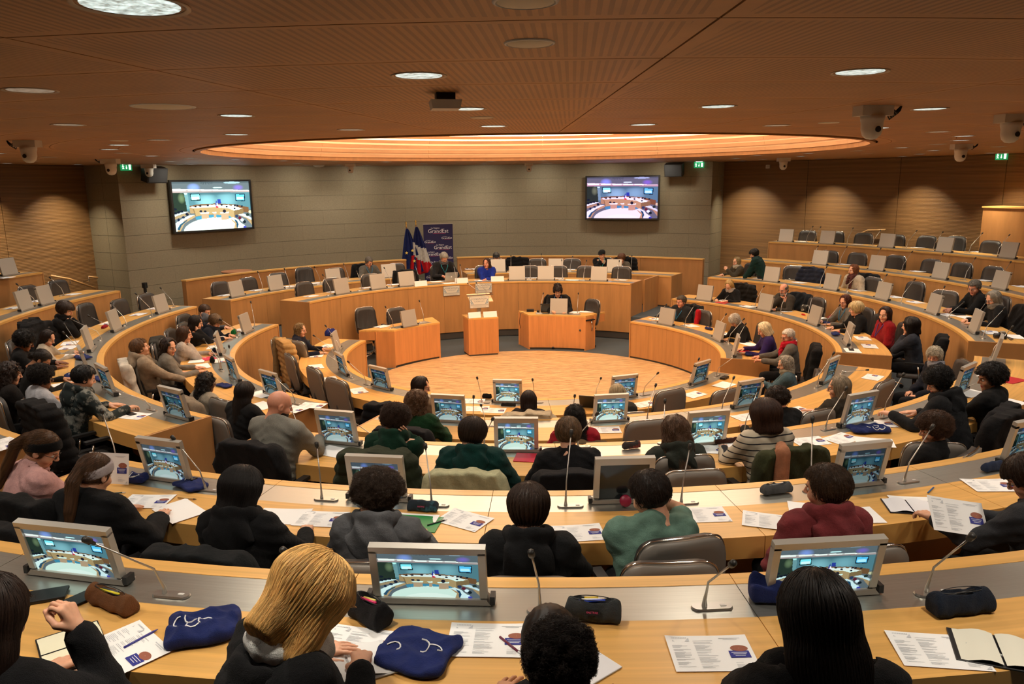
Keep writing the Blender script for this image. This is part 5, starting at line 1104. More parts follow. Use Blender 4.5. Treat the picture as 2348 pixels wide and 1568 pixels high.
def flag(u, v, lab, cols, seed, stars=0):
    p = PR(u, v, 9.0); top = p[2]; t = thing('flag', lab, 'flag', (p[0], p[1], .53), face_c(azi(p[0], p[1]))+math.pi, 'flags on poles'); h = top-.53; GOLD = mat('gold', (.75, .5, .15), .3, 1.)
    MB().tube([(0, 0, 0), (0, 0, h-.16)], .014, 8).build('pole', mat('pole_wood', (.25, .12, .05), .4), t); MB().lathe([(.001, 0), (.03, .02), (.012, .04), (.022, .06), (.010, .08), (.03, .11), (.001, .17)], 10, c=(0, 0, h-.17)).build('finial', GOLD, t, True)
    MB().lathe([(.001, 0), (.17, 0), (.16, .03), (.03, .05)], 20).build('base', GOLD, t)
    n, m_ = 28, 26; V = []; Fc = []; mi = []; r = np.random.default_rng(seed); ph = r.uniform(0, 6)
    for j in range(m_+1):
        f = j/m_; w_ = .05+.60*f**.8; z = h-.20-1.22*f
        for i in range(n+1):
            s = i/n; x = (s-.35)*w_; V.append((x, .05*math.sin(s*19+ph+f*1.5)*(.3+f)-.05, z-.10*math.sin(math.pi*s)*f+.06*abs(s-.4)*f))
    for j in range(m_):
        for i in range(n):
            a_ = j*(n+1)+i; Fc.append((a_, a_+1, a_+n+2, a_+n+1)); f = j/m_; d = 1.22*f-.55*(i/n-.35)*(.05+.60*f**.8); mi.append(0 if len(cols) == 1 else (0 if d < .46 else (1 if d < .80 else 2)))
    o = mk('flag_cloth', V, Fc, cols, t, True, mi=mi); md = o.modifiers.new('s', 'SOLIDIFY'); md.thickness = .004
    for q in range(stars):
        x, z = ((-.05, -.72), (.12, -.66), (-.12, -.98), (.16, -.95))[q]; b = MB(); b.add([(x+.05*(1 if k % 2 == 0 else .42)*math.sin(k*math.pi/5), -.125, h+z-.14+.05*(1 if k % 2 == 0 else .42)*math.cos(k*math.pi/5)) for k in range(10)]+[(x, -.128, h+z-.14)], [(k, (k+1) % 10, 10) for k in range(10)]); b.build('star', mat('star_gold', (.8, .6, .12), .6), t)
flag(931, 507, 'blue flag with gold stars on a pole behind the tribune', [cloth('#16245c')], 1, 4); flag(953, 503, 'French tricolour flag on a pole beside the navy banner', [cloth('#141c50'), cloth('#c8c4bc'), cloth('#b8141e')], 2)
p = PR(543, 621, 9.3); t = thing('round_table', 'small round brown table behind the left parapet', 'table', (p[0], p[1], 0)); MB().lathe([(.001, -.03), (.36, -.03), (.37, -.01), (.37, 0), (.001, 0)], 32, c=(0, 0, p[2])).build('table_top', mat('table_brown', (.42, .17, .08), .4), t); MB().lathe([(.03, 0), (.03, .02), (.22, .10), (.24, .12)], 16, c=(0, 0, p[2]-.16)).build('support', BLACK, t); MB().tube([(0, 0, .53), (0, 0, p[2]-.1)], .04, 10).build('column', BLACK, t); MB().lathe([(.001, 0), (.25, 0), (.24, .03), (.001, .04)], 24, c=(0, 0, .53)).build('base', BLACK, t)
p = PR(331, 648, 9.9); t = thing('barrier_post', 'thin black post standing before the left stone pillar', 'post', (p[0], p[1], 0)); MB().tube([(0, 0, 0), (0, 0, p[2]-.12)], .035, 10).build('post', BLACK, t); MB().tube([(0, 0, p[2]-.12), (0, 0, p[2])], .06, 12).build('cap', BLACK, t); MB().lathe([(.001, 0), (.18, 0), (.17, .02), (.001, .03)], 20).build('base', BLACK, t)
RAIL = mat('rail_wood', (.50, .28, .11), .35)
for pts, r, lb in (([(1962, 541), (1990, 528), (2030, 527)], 11.55, 'wooden handrail on the right wall above the top seats'), ([(117, 632), (160, 640), (219, 661)], 11.45, 'long wooden handrail at the left aisle'), ([(203, 634), (224, 637)], 11.3, 'short wooden handrail on the left pillar')):
    t = thing('handrail', lb, 'handrail', group='wooden handrails'); q = [PR(u, v, r) for u, v in pts]; MB().tube(q, .024, 8).build('rail', RAIL, t, True)
    for p in q[1:2] if len(q) > 2 else q[:1]: e = pol(r+.2, azi(p[0], p[1]), p[2]-.12); MB().tube([p, (p[0], p[1], p[2]-.10), e], .012, 6).build('bracket', CHROME, t, True)
for k_, a in (('A', 8),): pass
# wall washers
for i in range(9):
    a = 68+i*10; x, y, _ = pol(9.55, a); t = downlight(x, y, 'recessed wall-washing spot before the stone wall, %s from the right' % ORD[i], s=.72); t['group'] = 'wall-washing spots before the stone wall'
    l = area('wall_washer', (x, y, CEILZ-.03), WASH_W*.75, .3, (1, .90, .72), spread=150); l.rotation_euler = Vector((math.cos(math.radians(a))*.55, math.sin(math.radians(a))*.55, -1)).to_track_quat('-Z', 'Y').to_euler()
for a, r, i in ((157.5, 10.75, 'left wooden wall, nearer the pillar'), (57, 10.7, 'right wooden wall, nearest the pillar'), (46, 10.7, 'right wooden wall, second from the pillar'), (34.5, 10.7, 'right wooden wall, third from the pillar'), (23, 10.6, 'right wooden wall, by the booth'), (166, 10.8, 'left wooden wall, at the edge')):
    x, y, _ = pol(r, a); t = downlight(x, y, 'recessed spot before the '+i, s=.72); t['group'] = 'wall-washing spots before the wooden walls'
    l = area('wall_washer', (x, y, CEILZ-.03), WASH_W*1.5, .1, (1, .86, .62), spread=80); l.rotation_euler = Vector((math.cos(math.radians(a))*.30, math.sin(math.radians(a))*.30, -1)).to_track_quat('-Z', 'Y').to_euler()
# ------------------------------------------------------------------ papers and small things on the desks
def on_desk(u, v, k, rot=0, dz=0.0006):
    z = k if isinstance(k, float) else ztop(k)+.001; x, y, _ = P(u, v, z+dz); return (x, y, z+dz), face_c(azi(x, y))+math.radians(rot)
def sheet_mesh():
    n = 6; V = []; Fc = []; r = np.random.default_rng(3)
    for j in range(n+1):
        for i in range(n+1): x, y = (i/n-.5)*.297, (j/n-.5)*.21; V.append((x, y, .0012+.0035*(abs(i/n-.5)*2)**3*(j/n)))
    for j in range(n):
        for i in range(n): a = j*(n+1)+i; Fc.append((a, a+1, a+n+2, a+n+1))
    return mk('sheet', V, Fc, PAPER, None, True)
SHEET = sheet_mesh()
def print_meshes():
    r = random.Random(4); b = MB(); z = .0032
    for cx, w_, y0, y1 in ((-.10, .065, .045, -.08), (-.015, .075, .07, -.09), (.10, .06, -.06, -.09)):
        y = y0
        while y > y1:
            L = w_*r.uniform(.4, 1); b.box((cx-w_/2+L/2, y, z+.0002), (L, .0016, .0002)); y -= r.choice((.005, .005, .011))
    for s in (-1, 1): b.add([(-.10+s*.035, .068, z), (-.10+s*.018, .068, z), (-.10+s*.035, .090, z)], [(0, 1, 2)])
    b.add([(.140, -.097, z), (.122, -.097, z), (.140, -.080, z)], [(0, 2, 1)]); b.box((.085, .085, z), (.08, .003, .0002)); b.box((.085, .078, z), (.05, .002, .0002))
    for i in range(9): b.box((-.124+.0062*i, .090, z), (.0040, .006, .0002))
    o1 = b.build('printed_text', LGREY, None); o1['kind'] = 'stuff'
    b = MB(); b.box((.097, -.012, z+.0002), (.072, .040, .0004)); o2 = b.build('blue_box', BLUEP, None)
    b = MB(); b.lathe([(.001, 0), (.030, 0)], 18, c=(0, 0, 0), cap=False); b.v = [(x*1.05+.103, y*.62+.022, z+.0007) for x, y, _ in b.v]; o3 = b.build('oval_photo', BROWNP, None)
    b = MB()
    for i in range(3): b.box((.097, -.003-.009*i, z+.0008), (.056-.01*i, .0022, .0002))
    o4 = b.build('box_lettering', PAPER, None)
    return [o1, o2, o3, o4]
PRN = print_meshes(); firstp = [1]
def paper(u, v, k, rot=0, style='p', label=None, s=1.0, look=None):
    loc, rz = on_desk(u, v, k, rot); loc = (loc[0], loc[1], loc[2]+.0004*(len(bpy.data.objects) % 7)); near = loc[1] < -2.4
    t = thing('programme_sheet' if style == 'p' else 'paper_sheet', '', 'paper', loc, rz); t.scale = (s, s, 1)
    o = SHEET.copy(); link(o, t)
    if style == 'p':
        for q in PRN: q2 = q.copy(); link(q2, t)
    if style == 'l':
        b = MB()
        for i in range(12): b.box((0, .085-.014*i, .0046), (.26, .0007, .0002))
        b.build('ruled_lines', LGREY, t)['kind'] = 'stuff'
    if label: tag(t, label, 'paper', 'papers on the desks')
    else: queue(t, look or ('printed programme sheet' if style == 'p' else 'blank white sheet'), 'paper', k, azi(loc[0], loc[1]), group='papers on the desks')
    return t
def text_on(t): pass
for k, L in {'A': [(292, 1487, -33), (1120, 1468, 0), (1632, 1498, -2), (2150, 1492, -14), (820, 1478, -8), (7+5, 625+12, 0), (1965, 560.4, 0), (2103, 568, 0), (1837, 553.5, 0), (2246, 578, 0)],
             'B': [(736, 1190, 3), (1065, 1192, -28), (1325, 1222, 6), (1612, 1180, -3), (1762, 1195, -26), (2272, 1113, -20), (337, 1150, 16), (12, 1018, 0), (31, 706, 0), (87, 690, 0), (166, 675, 0), (1937, 606.4, 0), (2103, 622.5, 0), (2256, 643, 0), (2343, 657, 0)],
             'C': [(1625, 1030, -22), (1857, 1012, -8), (1930, 1006, 12), (2012, 972, -28), (250, 741, 0), (317, 721, 0), (357, 707, 0), (160, 787, 5), (156, 797, -8), (306, 953, 20), (2272, 862, -10), (1832, 648, 0), (1968, 666, 0), (2052, 681, 0), (2099, 693, 0), (2172, 722, 8), (2246, 739, 0), (2274, 763, 0), (1742, 639, 0)],
             'D': [(1390, 986, -6), (1482, 985, 6), (1712, 956, 0), (1824, 941, -8), (2001, 865, -4), (673, 938, 0), (716, 930, 18), (509, 826, 0), (492, 796, 0), (496, 781, 0), (505, 771, 8), (552, 757, 0), (1714, 703, 0), (1797, 713, 0), (1886, 731, 0), (1978, 776, 0), (1994, 794, 0), (1955, 804, 6)],
             'E': [(752, 793, -6), (727, 815, -3), (725, 841, 3), (757, 870, -10), (822, 896, -20), (1085, 920, 10), (1095, 937, 12), (1132, 941, 0), (1478, 927, 6), (1592, 905, 4), (1507, 732, 0), (1585, 747, -8), (1667, 767, 4)],
             'P': [(713, 679, 0), (766, 669, 0), (841, 660, 0), (904, 652.5, 0), (1217, 637.5, 0), (1279, 638, 0), (1424, 641.8, 0), (1103, 643, 0)],
             'Q': [(516, 677, 0), (589, 665.5, 0), (722, 649.5, 0), (661, 657, 0), (1306, 618, 0), (1079, 617, 0)]}.items():
    for q in L: paper(*q, k='A') if False else paper(q[0], q[1], k, q[2])
for q in ((648, 1184, 'B', 8), (940, 1196, 'B', -4), (2108, 1156, 'B', -22), (1458, 1213, 'B', -30), (1870, 1172, 'B', -25), (1955, 1182, 'B', -10), (412, 1172, 'B', -28), (768, 1036, 'C', -12), (1095, 1056, 'C', -10), (1340, 1050, 'C', 0), (1690, 1022, 'C', 0), (603, 930, 'D', 0), (462, 840, 'D', 5), (452, 827, 'D', -6), (599, 904, 'D', 6), (2314, 924, 'C', -10), (2225, 902, 'C', -15), (1312, 642, 'P', 0), (1031, 649.5, 'P', 0), (1002, 646, 'P', 0), (1660, 883, 'E', 0), (1718, 789, 'E', 20), (1665, 690, 'D', 6), (2216, 728, 'C', 10), (2325, 772, 'C', 0), (148, 884, 'C', 4), (170, 812, 'C', 0), (2005, 1014, 'C', -40)):
    paper(q[0], q[1], q[2], q[3], 'b', s=1.05)
paper(876, 748.5, .752, 0, label='programme sheet on the left floor desk'); paper(1314, 715.5, .752, 0, 'b', label='white sheet before the microphone of the right floor desk'); paper(1345, 714.8, .752, 12, 'b', label='white sheet at the right end of the right floor desk')
def blob(F, lo, hi, h, name, m, parent=None): V, Q = snet(F, lo, hi, h); return mk(name, V, Q, m, parent, True)
def crumple(name, lab, cat, u, v, k, w_, d_, h_, col, rot=0, seed=1, hv=.009, marks=0, group=None):
    loc, rz = on_desk(u, v, k, rot); r = np.random.default_rng(seed); ph = r.uniform(0, 6, 9)
    def Fn(p):
        q = p*np.array([1, 1, 1.]);         n = (.6-1.2*np.abs(np.sin(q[:, 0]*26+ph[0]+q[:, 1]*17+.9*np.sin(q[:, 1]*31))))+.7*(.6-1.2*np.abs(np.sin(q[:, 1]*34+ph[1]-q[:, 0]*15+.8*np.sin(q[:, 0]*27))))+np.sin((q[:, 0]+q[:, 1])*70+ph[2])*.15
        zq = q[:, 2]/(1+.42*n*.6); e = (np.abs((q[:, 0]+.008*np.sin(q[:, 1]*31+ph[3]))/(w_/2))**6+np.abs((q[:, 1]+.008*np.sin(q[:, 0]*27+ph[4]))/(d_/2))**6+np.abs((zq-h_*.5)/(h_*.62))**3)**(1/4.)-1
        d = e*min(w_, d_, h_*2)*.40; return np.maximum(d, .001-p[:, 2])
    t = thing(name, lab, cat, loc, rz, group); blob(Fn, (-w_*.7, -d_*.7, 0), (w_*.7, d_*.7, h_*1.5), hv, 'cloth_body', cloth(col), t)
    if marks:
        b = MB(); rr_ = random.Random(seed)
        for i in range(marks):
            cx, cy = rr_.uniform(-.3, .3)*w_, rr_.uniform(-.3, .1)*d_; a0 = rr_.uniform(0, 6); pts = [(cx+.018*math.cos(a0+q*.5)*(1+q*.12), cy+.018*math.sin(a0+q*.5)*(1+q*.12)) for q in range(8)]
            V = [Fproj(Fn, x, y, h_) for x, y in pts]; b.tube(V, .0028, 4)
        o = b.build('printed_ornament', mat('print_cream', (.8, .8, .8), .8), t)
    return t
def Fproj(Fn, x, y, h_):
    zs = np.linspace(0, h_*1.4, 40); f = Fn(np.stack([np.full(40, x), np.full(40, y), zs], 1)); i = np.where(f < 0)[0]; return (x, y, zs[i[-1]]+.003 if len(i) else .003)
CB = '#1f2b62'
for q in (('navy_tote', 'crumpled navy tote bag with white ornament left of the blonde woman', 468, 1452, 'A', .26, .20, .06, 30, 3, 4), ('navy_tote', 'navy tote bag folded flat right of the blonde woman', 957, 1502, 'A', .27, .25, .035, -14, 5, 3), ('navy_tote', 'small balled navy tote bag before the long-haired girl', 1762, 1372, 'A', .15, .11, .08, 0, 6, 0),
          ('navy_tote', 'small folded navy bag beside the standing programme', 318, 1104, 'B', .13, .09, .05, 10, 7, 2), ('navy_tote', 'navy tote bag under a white sheet beside the pen', 440, 1115, 'B', .24, .16, .03, -20, 8, 1),
          ('navy_tote', 'large navy tote bag with white ornament draped over the desk edge', 1992, 988, 'C', .36, .20, .045, -22, 9, 5), ('navy_tote', 'crumpled navy bag left of the rear boy in tie-dye', 168, 866, 'C', .22, .17, .05, 0, 10, 2), ('navy_tote', 'navy tote bag on the left third-ring desk beside the sheets', 190, 822, 'C', .26, .16, .04, 30, 11, 2), ('navy_tote', 'dark navy bag spread beside the tie-dye boy', 235, 870, 'C', .26, .16, .03, 0, 12, 1),
          ('blue_bag', 'crumpled blue bag beside the woman in navy', 759, 770, 'E', .22, .16, .11, 0, 13, 1), ('navy_tote', 'navy bag beside the girl with curly hair and glasses', 514, 886, 'D', .26, .14, .03, 10, 14, 0), ('navy_tote', 'rolled navy bag on the right arm near the red scarf', 1625, 756, 'E', .20, .07, .05, 0, 15, 0), ('navy_tote', 'folded navy bag next to the red folder', 1715, 814, 'E', .20, .11, .04, 0, 16, 2),
          ('navy_tote', 'navy cloth under the blonde woman\'s toy on the right', 1895, 742, 'D', .2, .12, .03, 0, 17, 0), ('navy_tote', 'navy cloth with pink item beside the right monitor', 1915, 768, 'D', .2, .12, .04, 0, 18, 0)):
    crumple(q[0], q[1], 'bag', q[2], q[3], q[4], q[5], q[6], q[7], CB if q[0] != 'blue_bag' else '#26307c', q[8], q[9], .008 if q[4] in 'AB' else .013, q[10], 'navy cloth bags on the desks')
def pouch(lab, u, v, k, L, r, col, rot=0, open_=1, pens=(), patch=None, kind='cloth', **kw):
    loc, rz = on_desk(u, v, k, rot); t = thing('pencil_case', lab, 'pencil case', loc, rz, 'pencil cases'); a = L/2-r
    def Fn(p):
        x, y, z = p.T; rr_ = np.sqrt((y*(1+.75*np.clip(z/(2*r), 0, 1.2)))**2+((z-r*.82)*1.02)**2)-r
        d = smax(rr_, np.abs(x)-L/2+.010+.25*np.maximum(z-r, 0), .010)-.0022*np.sin(x*60+z*40)-.0015*np.sin(x*110-z*70+y*50)
        if open_: d = smax(d, -ell(p, (0, .0, r*1.86), (L*.34, r*.36, r*.75)), .004)
        return np.maximum(d, .001-p[:, 2])
    blob(Fn, (-L*.6, -r*1.4, 0), (L*.6, r*1.4, r*2.3), .006 if k in 'AB' else .009, 'case_body', cloth(col, kind, **kw), t)
    if open_:
        MB().tube([(L*.35*math.cos(q*math.pi/8), r*.38*math.sin(q*math.pi/8), r*1.74-.06*r*math.cos(q*math.pi/8)**2) for q in range(17)], .002, 4).build('zip', BLACK, t, True)
        b = MB(); b.add([(-L*.3, -r*.3, r*1.25), (L*.3, -r*.3, r*1.25), (L*.3, r*.3, r*1.25), (-L*.3, r*.3, r*1.25)], [(0, 1, 2, 3)]); b.build('lining', BLACK, t)
    for i, c in enumerate(pens): MB().tube([(-L*.24+.01*i, -r*.1+.008*i, r*1.42+.003*i), (L*.2-.014*i, .008*i, r*1.60)], .0055, 6).build('pen', mat('pen_'+c.strip('#'), c, .4), t, True)
    if patch:
        o = MB().box((0, 0, 0), (.052, .004, .022)).build('patch', BLACK, t); o.location = (0, -r*.90, r*1.05); o.rotation_euler = (-.35, 0, 0); text('lettering', patch, .011, REDL, o, (0, -.0025, -.004), (math.pi/2, 0, 0))
    return t
pouch('brown suede pencil case lying open with a yellow glue stick', 258, 1392, 'A', .27, .045, '#6d4526', -18, 1, ('#d8c81a', '#3a3a3a'))
pouch('black mesh pencil case with pink pen before the wide monitor', 850, 1424, 'A', .20, .058, '#141214', -38, 1, ('#d02060', '#e0d070'))
pouch('dark grey pencil case with a brand patch and an open zip', 1360, 1418, 'A', .23, .050, '#3c3f40', -10, 1, ('#2848c0', '#e8e8e8', '#d8b820'), 'EASTPAK')
pouch('dark navy pencil case at the right end of the nearest desk', 2200, 1402, 'A', .27, .054, '#1a2230', 2, 1, ('#181818',))
pouch('dark patterned pencil case with a brand patch beside the curly-haired boy', 970, 1170, 'B', .21, .038, '#18222c', -5, 0, (), 'EASTPAK', kind='tiedye', c2='#2c5a66')
pouch('grey pencil case lying open before the red-hooded boy', 1780, 1130, 'B', .22, .040, '#56585a', 4, 1, ('#c8c8c8',)); pouch('small blue-grey zipped case at the right edge', 2276, 1078, 'B', .19, .036, '#24304a', 0, 0)
pouch('dark flowered pencil case before the long-haired person', 1448, 1028, 'C', .18, .038, '#241c1c', 12, 1, (), kind='tiedye', c2='#7a3020'); pouch('flat brown pencil case left of the striped sweater', 1665, 1016, 'C', .24, .026, '#3a1c12', 3, 0)
pouch('black clutch beside the left monitor of the innermost ring', 1117, 913, 'E', .15, .036, '#0c0b0b', 0, 0); pouch('black flat pouch before the central monitor', 1166, 932, 'E', .21, .026, '#1a1b1b', -4, 0)
pouch('purple pencil case with a green item inside', 491, 808, 'D', .17, .04, '#2a2038', 0, 1, ('#30c060',)); pouch('small black pouch beside the purple pencil case', 487, 830, 'D', .16, .045, '#0b0c0b', 0, 0); pouch('green tied pouch beside the far left monitor', 537, 766, 'D', .15, .05, '#0e6a34', 0, 0)
pouch('red pencil case on the left third-ring desk', 240, 752, 'C', .2, .03, '#a01428', 0, 0); pouch('small black case with pale flowers on the right second ring', 1845, 714, 'D', .16, .075, '#15130f', 20, 0, kind='tiedye', c2='#b8b4a8'); pouch('red spectacle case beside the flowered black case', 1842, 723, 'D', .14, .018, '#c01818', 0, 0); pouch('brown bag on the presidency desk right of the far monitor', 1192, 640.5, 'P', .1, .02, '#2a1c16', 0, 0) if False else None
def slab(name, lab, cat, u, v, k, w_, d_, h_, col, rot=0, m=None, group=None, extra=None):
    loc, rz = on_desk(u, v, k, rot); t = thing(name, lab, cat, loc, rz, group); o = MB().box((0, 0, h_/2), (w_, d_, h_)).build('cover' if name in ('notebook', 'folder') else 'body', m or mat(name+'_'+(col if isinstance(col, str) else 'x').strip('#'), col, .45), t); md = o.modifiers.new('b', 'BEVEL'); md.width = min(h_*.4, .004); md.segments = 2
    if extra: extra(t, h_)
    return t
def pages(cl='#e8e4c8', off=0, w_=.13, d_=.20):
    def fx(t, h_):
        for s in (-1, 1):
            n = 6; V = []; Fc = []
            for j in range(2):
                for i in range(n+1): V.append((s*(.004+w_*i/n), (j-.5)*d_, h_+.014*math.sin(math.pi*min(i/n*1.1+.12, 1))+.001))
            for i in range(n): Fc.append((i, i+1, n+2+i, n+1+i) if s > 0 else (i, n+1+i, n+2+i, i+1))
            mk('page', V, Fc, mat('page_'+cl.strip('#'), cl, .8), t, True)
    return fx
slab('notebook', 'open black notebook with cream pages at the left', 'notebook', 168, 1488, 'A', .29, .21, .008, '#0e0e0e', -42, extra=pages()); slab('notebook', 'open ruled notebook at the right end of the nearest desk', 'notebook', 2290, 1495, 'A', .30, .21, .006, '#1a1a1c', -28, extra=pages('#dedccc'))
slab('notebook', 'open notebook in which the blonde woman writes', 'notebook', 800, 1530, 'A', .30, .21, .006, '#d8d8d8', 30, extra=pages('#e4e4e2')); slab('notebook', 'spiral notebook open beside the held programme', 'notebook', 2085, 1163, 'B', .28, .21, .006, '#20222c', -24, extra=pages('#e4e4e8'))
slab('notebook', 'white pad in front of the curly bun', 'notebook', 1345, 1520, 'A', .20, .15, .006, '#e0e0e4', -50); slab('folder', 'red cardboard folder between two students of the third ring', 'folder', 1216, 1050, 'C', .26, .20, .006, '#c01c34', -8, group='folders')
slab('folder', 'green-edged folder under the white sheets', 'folder', 952, 1200, 'B', .30, .21, .004, '#12803c', -4, group='folders'); slab('folder', 'red folder before the woman with the red scarf', 'folder', 1707, 806, 'E', .24, .17, .006, '#c8181c', 0, group='folders'); slab('folder', 'red folder on the right part of the third ring', 'folder', 2318, 872, 'C', .30, .2, .006, '#b81420', -20, group='folders'); slab('folder', 'pink folder on the left second-ring desk', 'folder', 478, 822, 'D', .24, .18, .006, '#d02848', 20, group='folders'); slab('folder', 'red folder on the far right second ring', 'folder', 1655, 694, 'D', .24, .18, .004, '#c83a38', 10, group='folders')
slab('tablet', 'black tablet cover at the left of the nearest desk', 'tablet', 108, 1368, 'A', .15, .10, .014, '#0c0c0d', 32, group='black phones and tablets'); slab('phone', 'black phone beside the brown suede pencil case', 'phone', 172, 1380, 'A', .085, .16, .009, '#060608', -22, group='black phones and tablets'); slab('phone', 'black phone on the sheet at the right aisle end', 'phone', 1952, 802, 'D', .14, .07, .009, '#050506', 0, group='black phones and tablets'); slab('phone', 'black phone on the programme at the left aisle', 'phone', 298, 949, 'C', .15, .07, .009, '#070708', 0, group='black phones and tablets')
slab('glasses_case', 'open black glasses case on the innermost desk', 'glasses case', 1661, 868, 'E', .16, .075, .03, '#060606', 0); slab('tablet', 'black tablet held under the elderly woman\'s hands', 'tablet', 1710, 783, 'E', .16, .11, .008, '#080808', 10, group='black phones and tablets'); slab('tablet', 'grey tablet before the man with folded hands', 'tablet', 2196, 720, 'C', .22, .16, .008, '#16181a', 0, group='black phones and tablets')
def laptop(u, v, z, lab, rz_off, col, w_=.31, d_=.22, open_=105, emblem=0):
    x, y, _ = P(u, v, z); t = thing('laptop', lab, 'laptop', (x, y, z+.001), face_c(azi(x, y))+math.radians(rz_off), 'laptops'); m_ = mat('laptop_'+col.strip('#'), col, .35, .6 if emblem else 0)
    MB().box((0, -d_/2, .008), (w_, d_, .014)).build('base', m_, t); o = MB().box((0, 0, d_/2), (w_, .008, d_)).build('lid', m_, t); o.location = (0, .0, .012); o.rotation_euler = (math.radians(90-open_)*1.0, 0, 0); MB().box((0, -.0055, d_/2), (w_-.02, .002, d_-.02)).build('display', mat('screen_off'), o)
    if emblem:
        b = MB(); b.lathe([(.001, 0), (.014, 0), (.016, .003), (.001, .004)], 16); b.v = [(x_*(1-.2*(y_ < -.008)), y_, z_) for x_, y_, z_ in b.v]; e = b.build('emblem', mat('emblem_white', (.9, .9, .9), .4), t, True); e.location = (0, .0, d_*.5); e.rotation_euler = (-math.pi/2+math.radians(90-open_), 0, 0); e.parent = o; e.location = (0, .004, d_*.5); e.rotation_euler = (-math.pi/2, 0, 0)
        b = MB(); b.tube([(0, .006, d_*.5+.017), (.003, .006, d_*.5+.024)], .003, 5); b.build('emblem_leaf', MATS['emblem_white'], o)
    return t
laptop(1034, 646, PZ, 'silver laptop of the grey-haired man, seen from behind', 8, '#a8a49c', emblem=1); laptop(1253, 716, .754, 'black laptop left of the monitor on the right floor desk', 0, '#0a0a0b', .26, .19); laptop(1352, 935, ztop('E'), 'open tablet with keyboard on the innermost desk', 155, '#101012', .25, .18, 115)
slab('device', 'small black box with cables on the right floor desk', 'device', 1216, 714, .754, .16, .10, .05, '#070707', 0); slab('computer_mouse', 'black mouse beside the black laptop', 'mouse', 1234, 715, .754, .06, .10, .03, '#080808', 0)
x, y, _ = P(1209, 715, .76); t = MB().tube([(x+.05, y-.02, .765), (x-.06, y-.06, .775), (x-.15, y-.10, .74), (x-.17, y-.12, .55), (x-.15, y-.12, .42)], .006, 5).build('cable', BLACK, None, True); tag(t, 'black cable hanging off the left side of the right floor desk', 'cable')
def pen(lab, u, v, k, rot, col, tipc='#c8c8c8'):
    loc, rz = on_desk(u, v, k, rot, .009); t = thing('pen', lab, 'pen', (loc[0], loc[1], loc[2]-.002), rz, 'pens on the desks'); MB().tube([(-.065, 0, 0), (.05, 0, 0)], .0048, 7).build('barrel', mat('pen_'+col.strip('#'), col, .4), t, True); MB().tube([(.05, 0, 0), (.064, 0, 0), (.072, 0, 0)], [.0048, .003, .001], 7).build('tip', mat('pen_'+tipc.strip('#'), tipc, .4), t, True)
pen('blue and white pen lying left of the small blue case', 2135, 1122, 'B', 30, '#2460a0'); pen('tan pen lying beside the white sheets', 428, 1142, 'B', 4, '#b08a50', '#202020'); pen('black pen beside the green-edged folder', 1002, 1197, 'B', 40, '#141414'); pen('white pen lying on the open notebook at the right', 2262, 1490, 'A', -48, '#c8ccc8', '#a02040'); pen('violet pen resting on the programme at the left', 322, 1463, 'A', 68, '#38368a', '#38368a'); pen('dark red pen on the sheet left of the curly bun', 1170, 1478, 'A', -52, '#6a1c38'); pen('dark green pen beside the white headband', 262, 1130, 'B', 30, '#1c4040')
loc, rz = on_desk(1434, 1162, 'B', 0); t = thing('round_gadget', 'black and pink round gadget near the sage tee', 'gadget', loc, rz); o = MB().lathe([(.001, -.012), (.034, -.012), (.038, 0), (.034, .012), (.001, .012)], 20).build('rim', mat('gadget_pink', '#8a1236', .4), t, True); o.location = (0, 0, .04); o.rotation_euler = (math.radians(70), 0, 0); o = MB().lathe([(.001, .0), (.026, .0), (.001, .002)], 20).build('face', BLACK, t); o.location = (0, -.012, .036); o.rotation_euler = (math.radians(70), 0, 0)
b = MB()
loc, rz = on_desk(2298, 776, 'C', 10); t = thing('camera', 'black photo camera lying among papers on the third ring', 'camera', loc, rz); MB().box((0, 0, .04), (.13, .06, .08)).build('body', BLACK, t); MB().tube([(0, .03, .04), (0, .11, .04)], .033, 14).build('lens', BLACK, t, True); MB().box((0, 0, .09), (.05, .05, .025)).build('viewfinder', SILV, t); MB().tube([(-.07, 0, .05), (-.14, -.05, .01), (-.05, -.12, .01), (.08, -.10, .01), (.12, -.04, .01), (.07, 0, .05)], .006, 5).build('strap', BLACK, t, True)
x, y, _ = on_desk(1643, 764, 'E')[0]; t = thing('bottle', 'small dark bottle on the right arm of the innermost desk', 'bottle', (x, y, ztop('E')+.001)); MB().lathe([(.001, 0), (.028, 0), (.03, .01), (.03, .12), (.012, .16), (.012, .175)], 14).build('bottle_body', mat('amber', (.08, .02, .008), .15), t, True); MB().lathe([(.001, .172), (.015, .172), (.015, .2), (.001, .2)], 12).build('cap', WHITE, t)
# programme standing upright and the one held in the hands
t = paper(255, 1108, 'B', 12, label='programme sheet standing upright before the girl in the white headband'); t.rotation_euler = (math.radians(78), 0, t.rotation_euler[2]); t.location.z += .108
x, y, _ = P(2196, 1184, ztop('B')+.17); t = paper(2200, 1188, 'B', -20, label='programme sheet held by the boy at the right edge'); t.location = (x, y, ztop('B')+.17); t.rotation_euler = (math.radians(38), math.radians(8), t.rotation_euler[2])
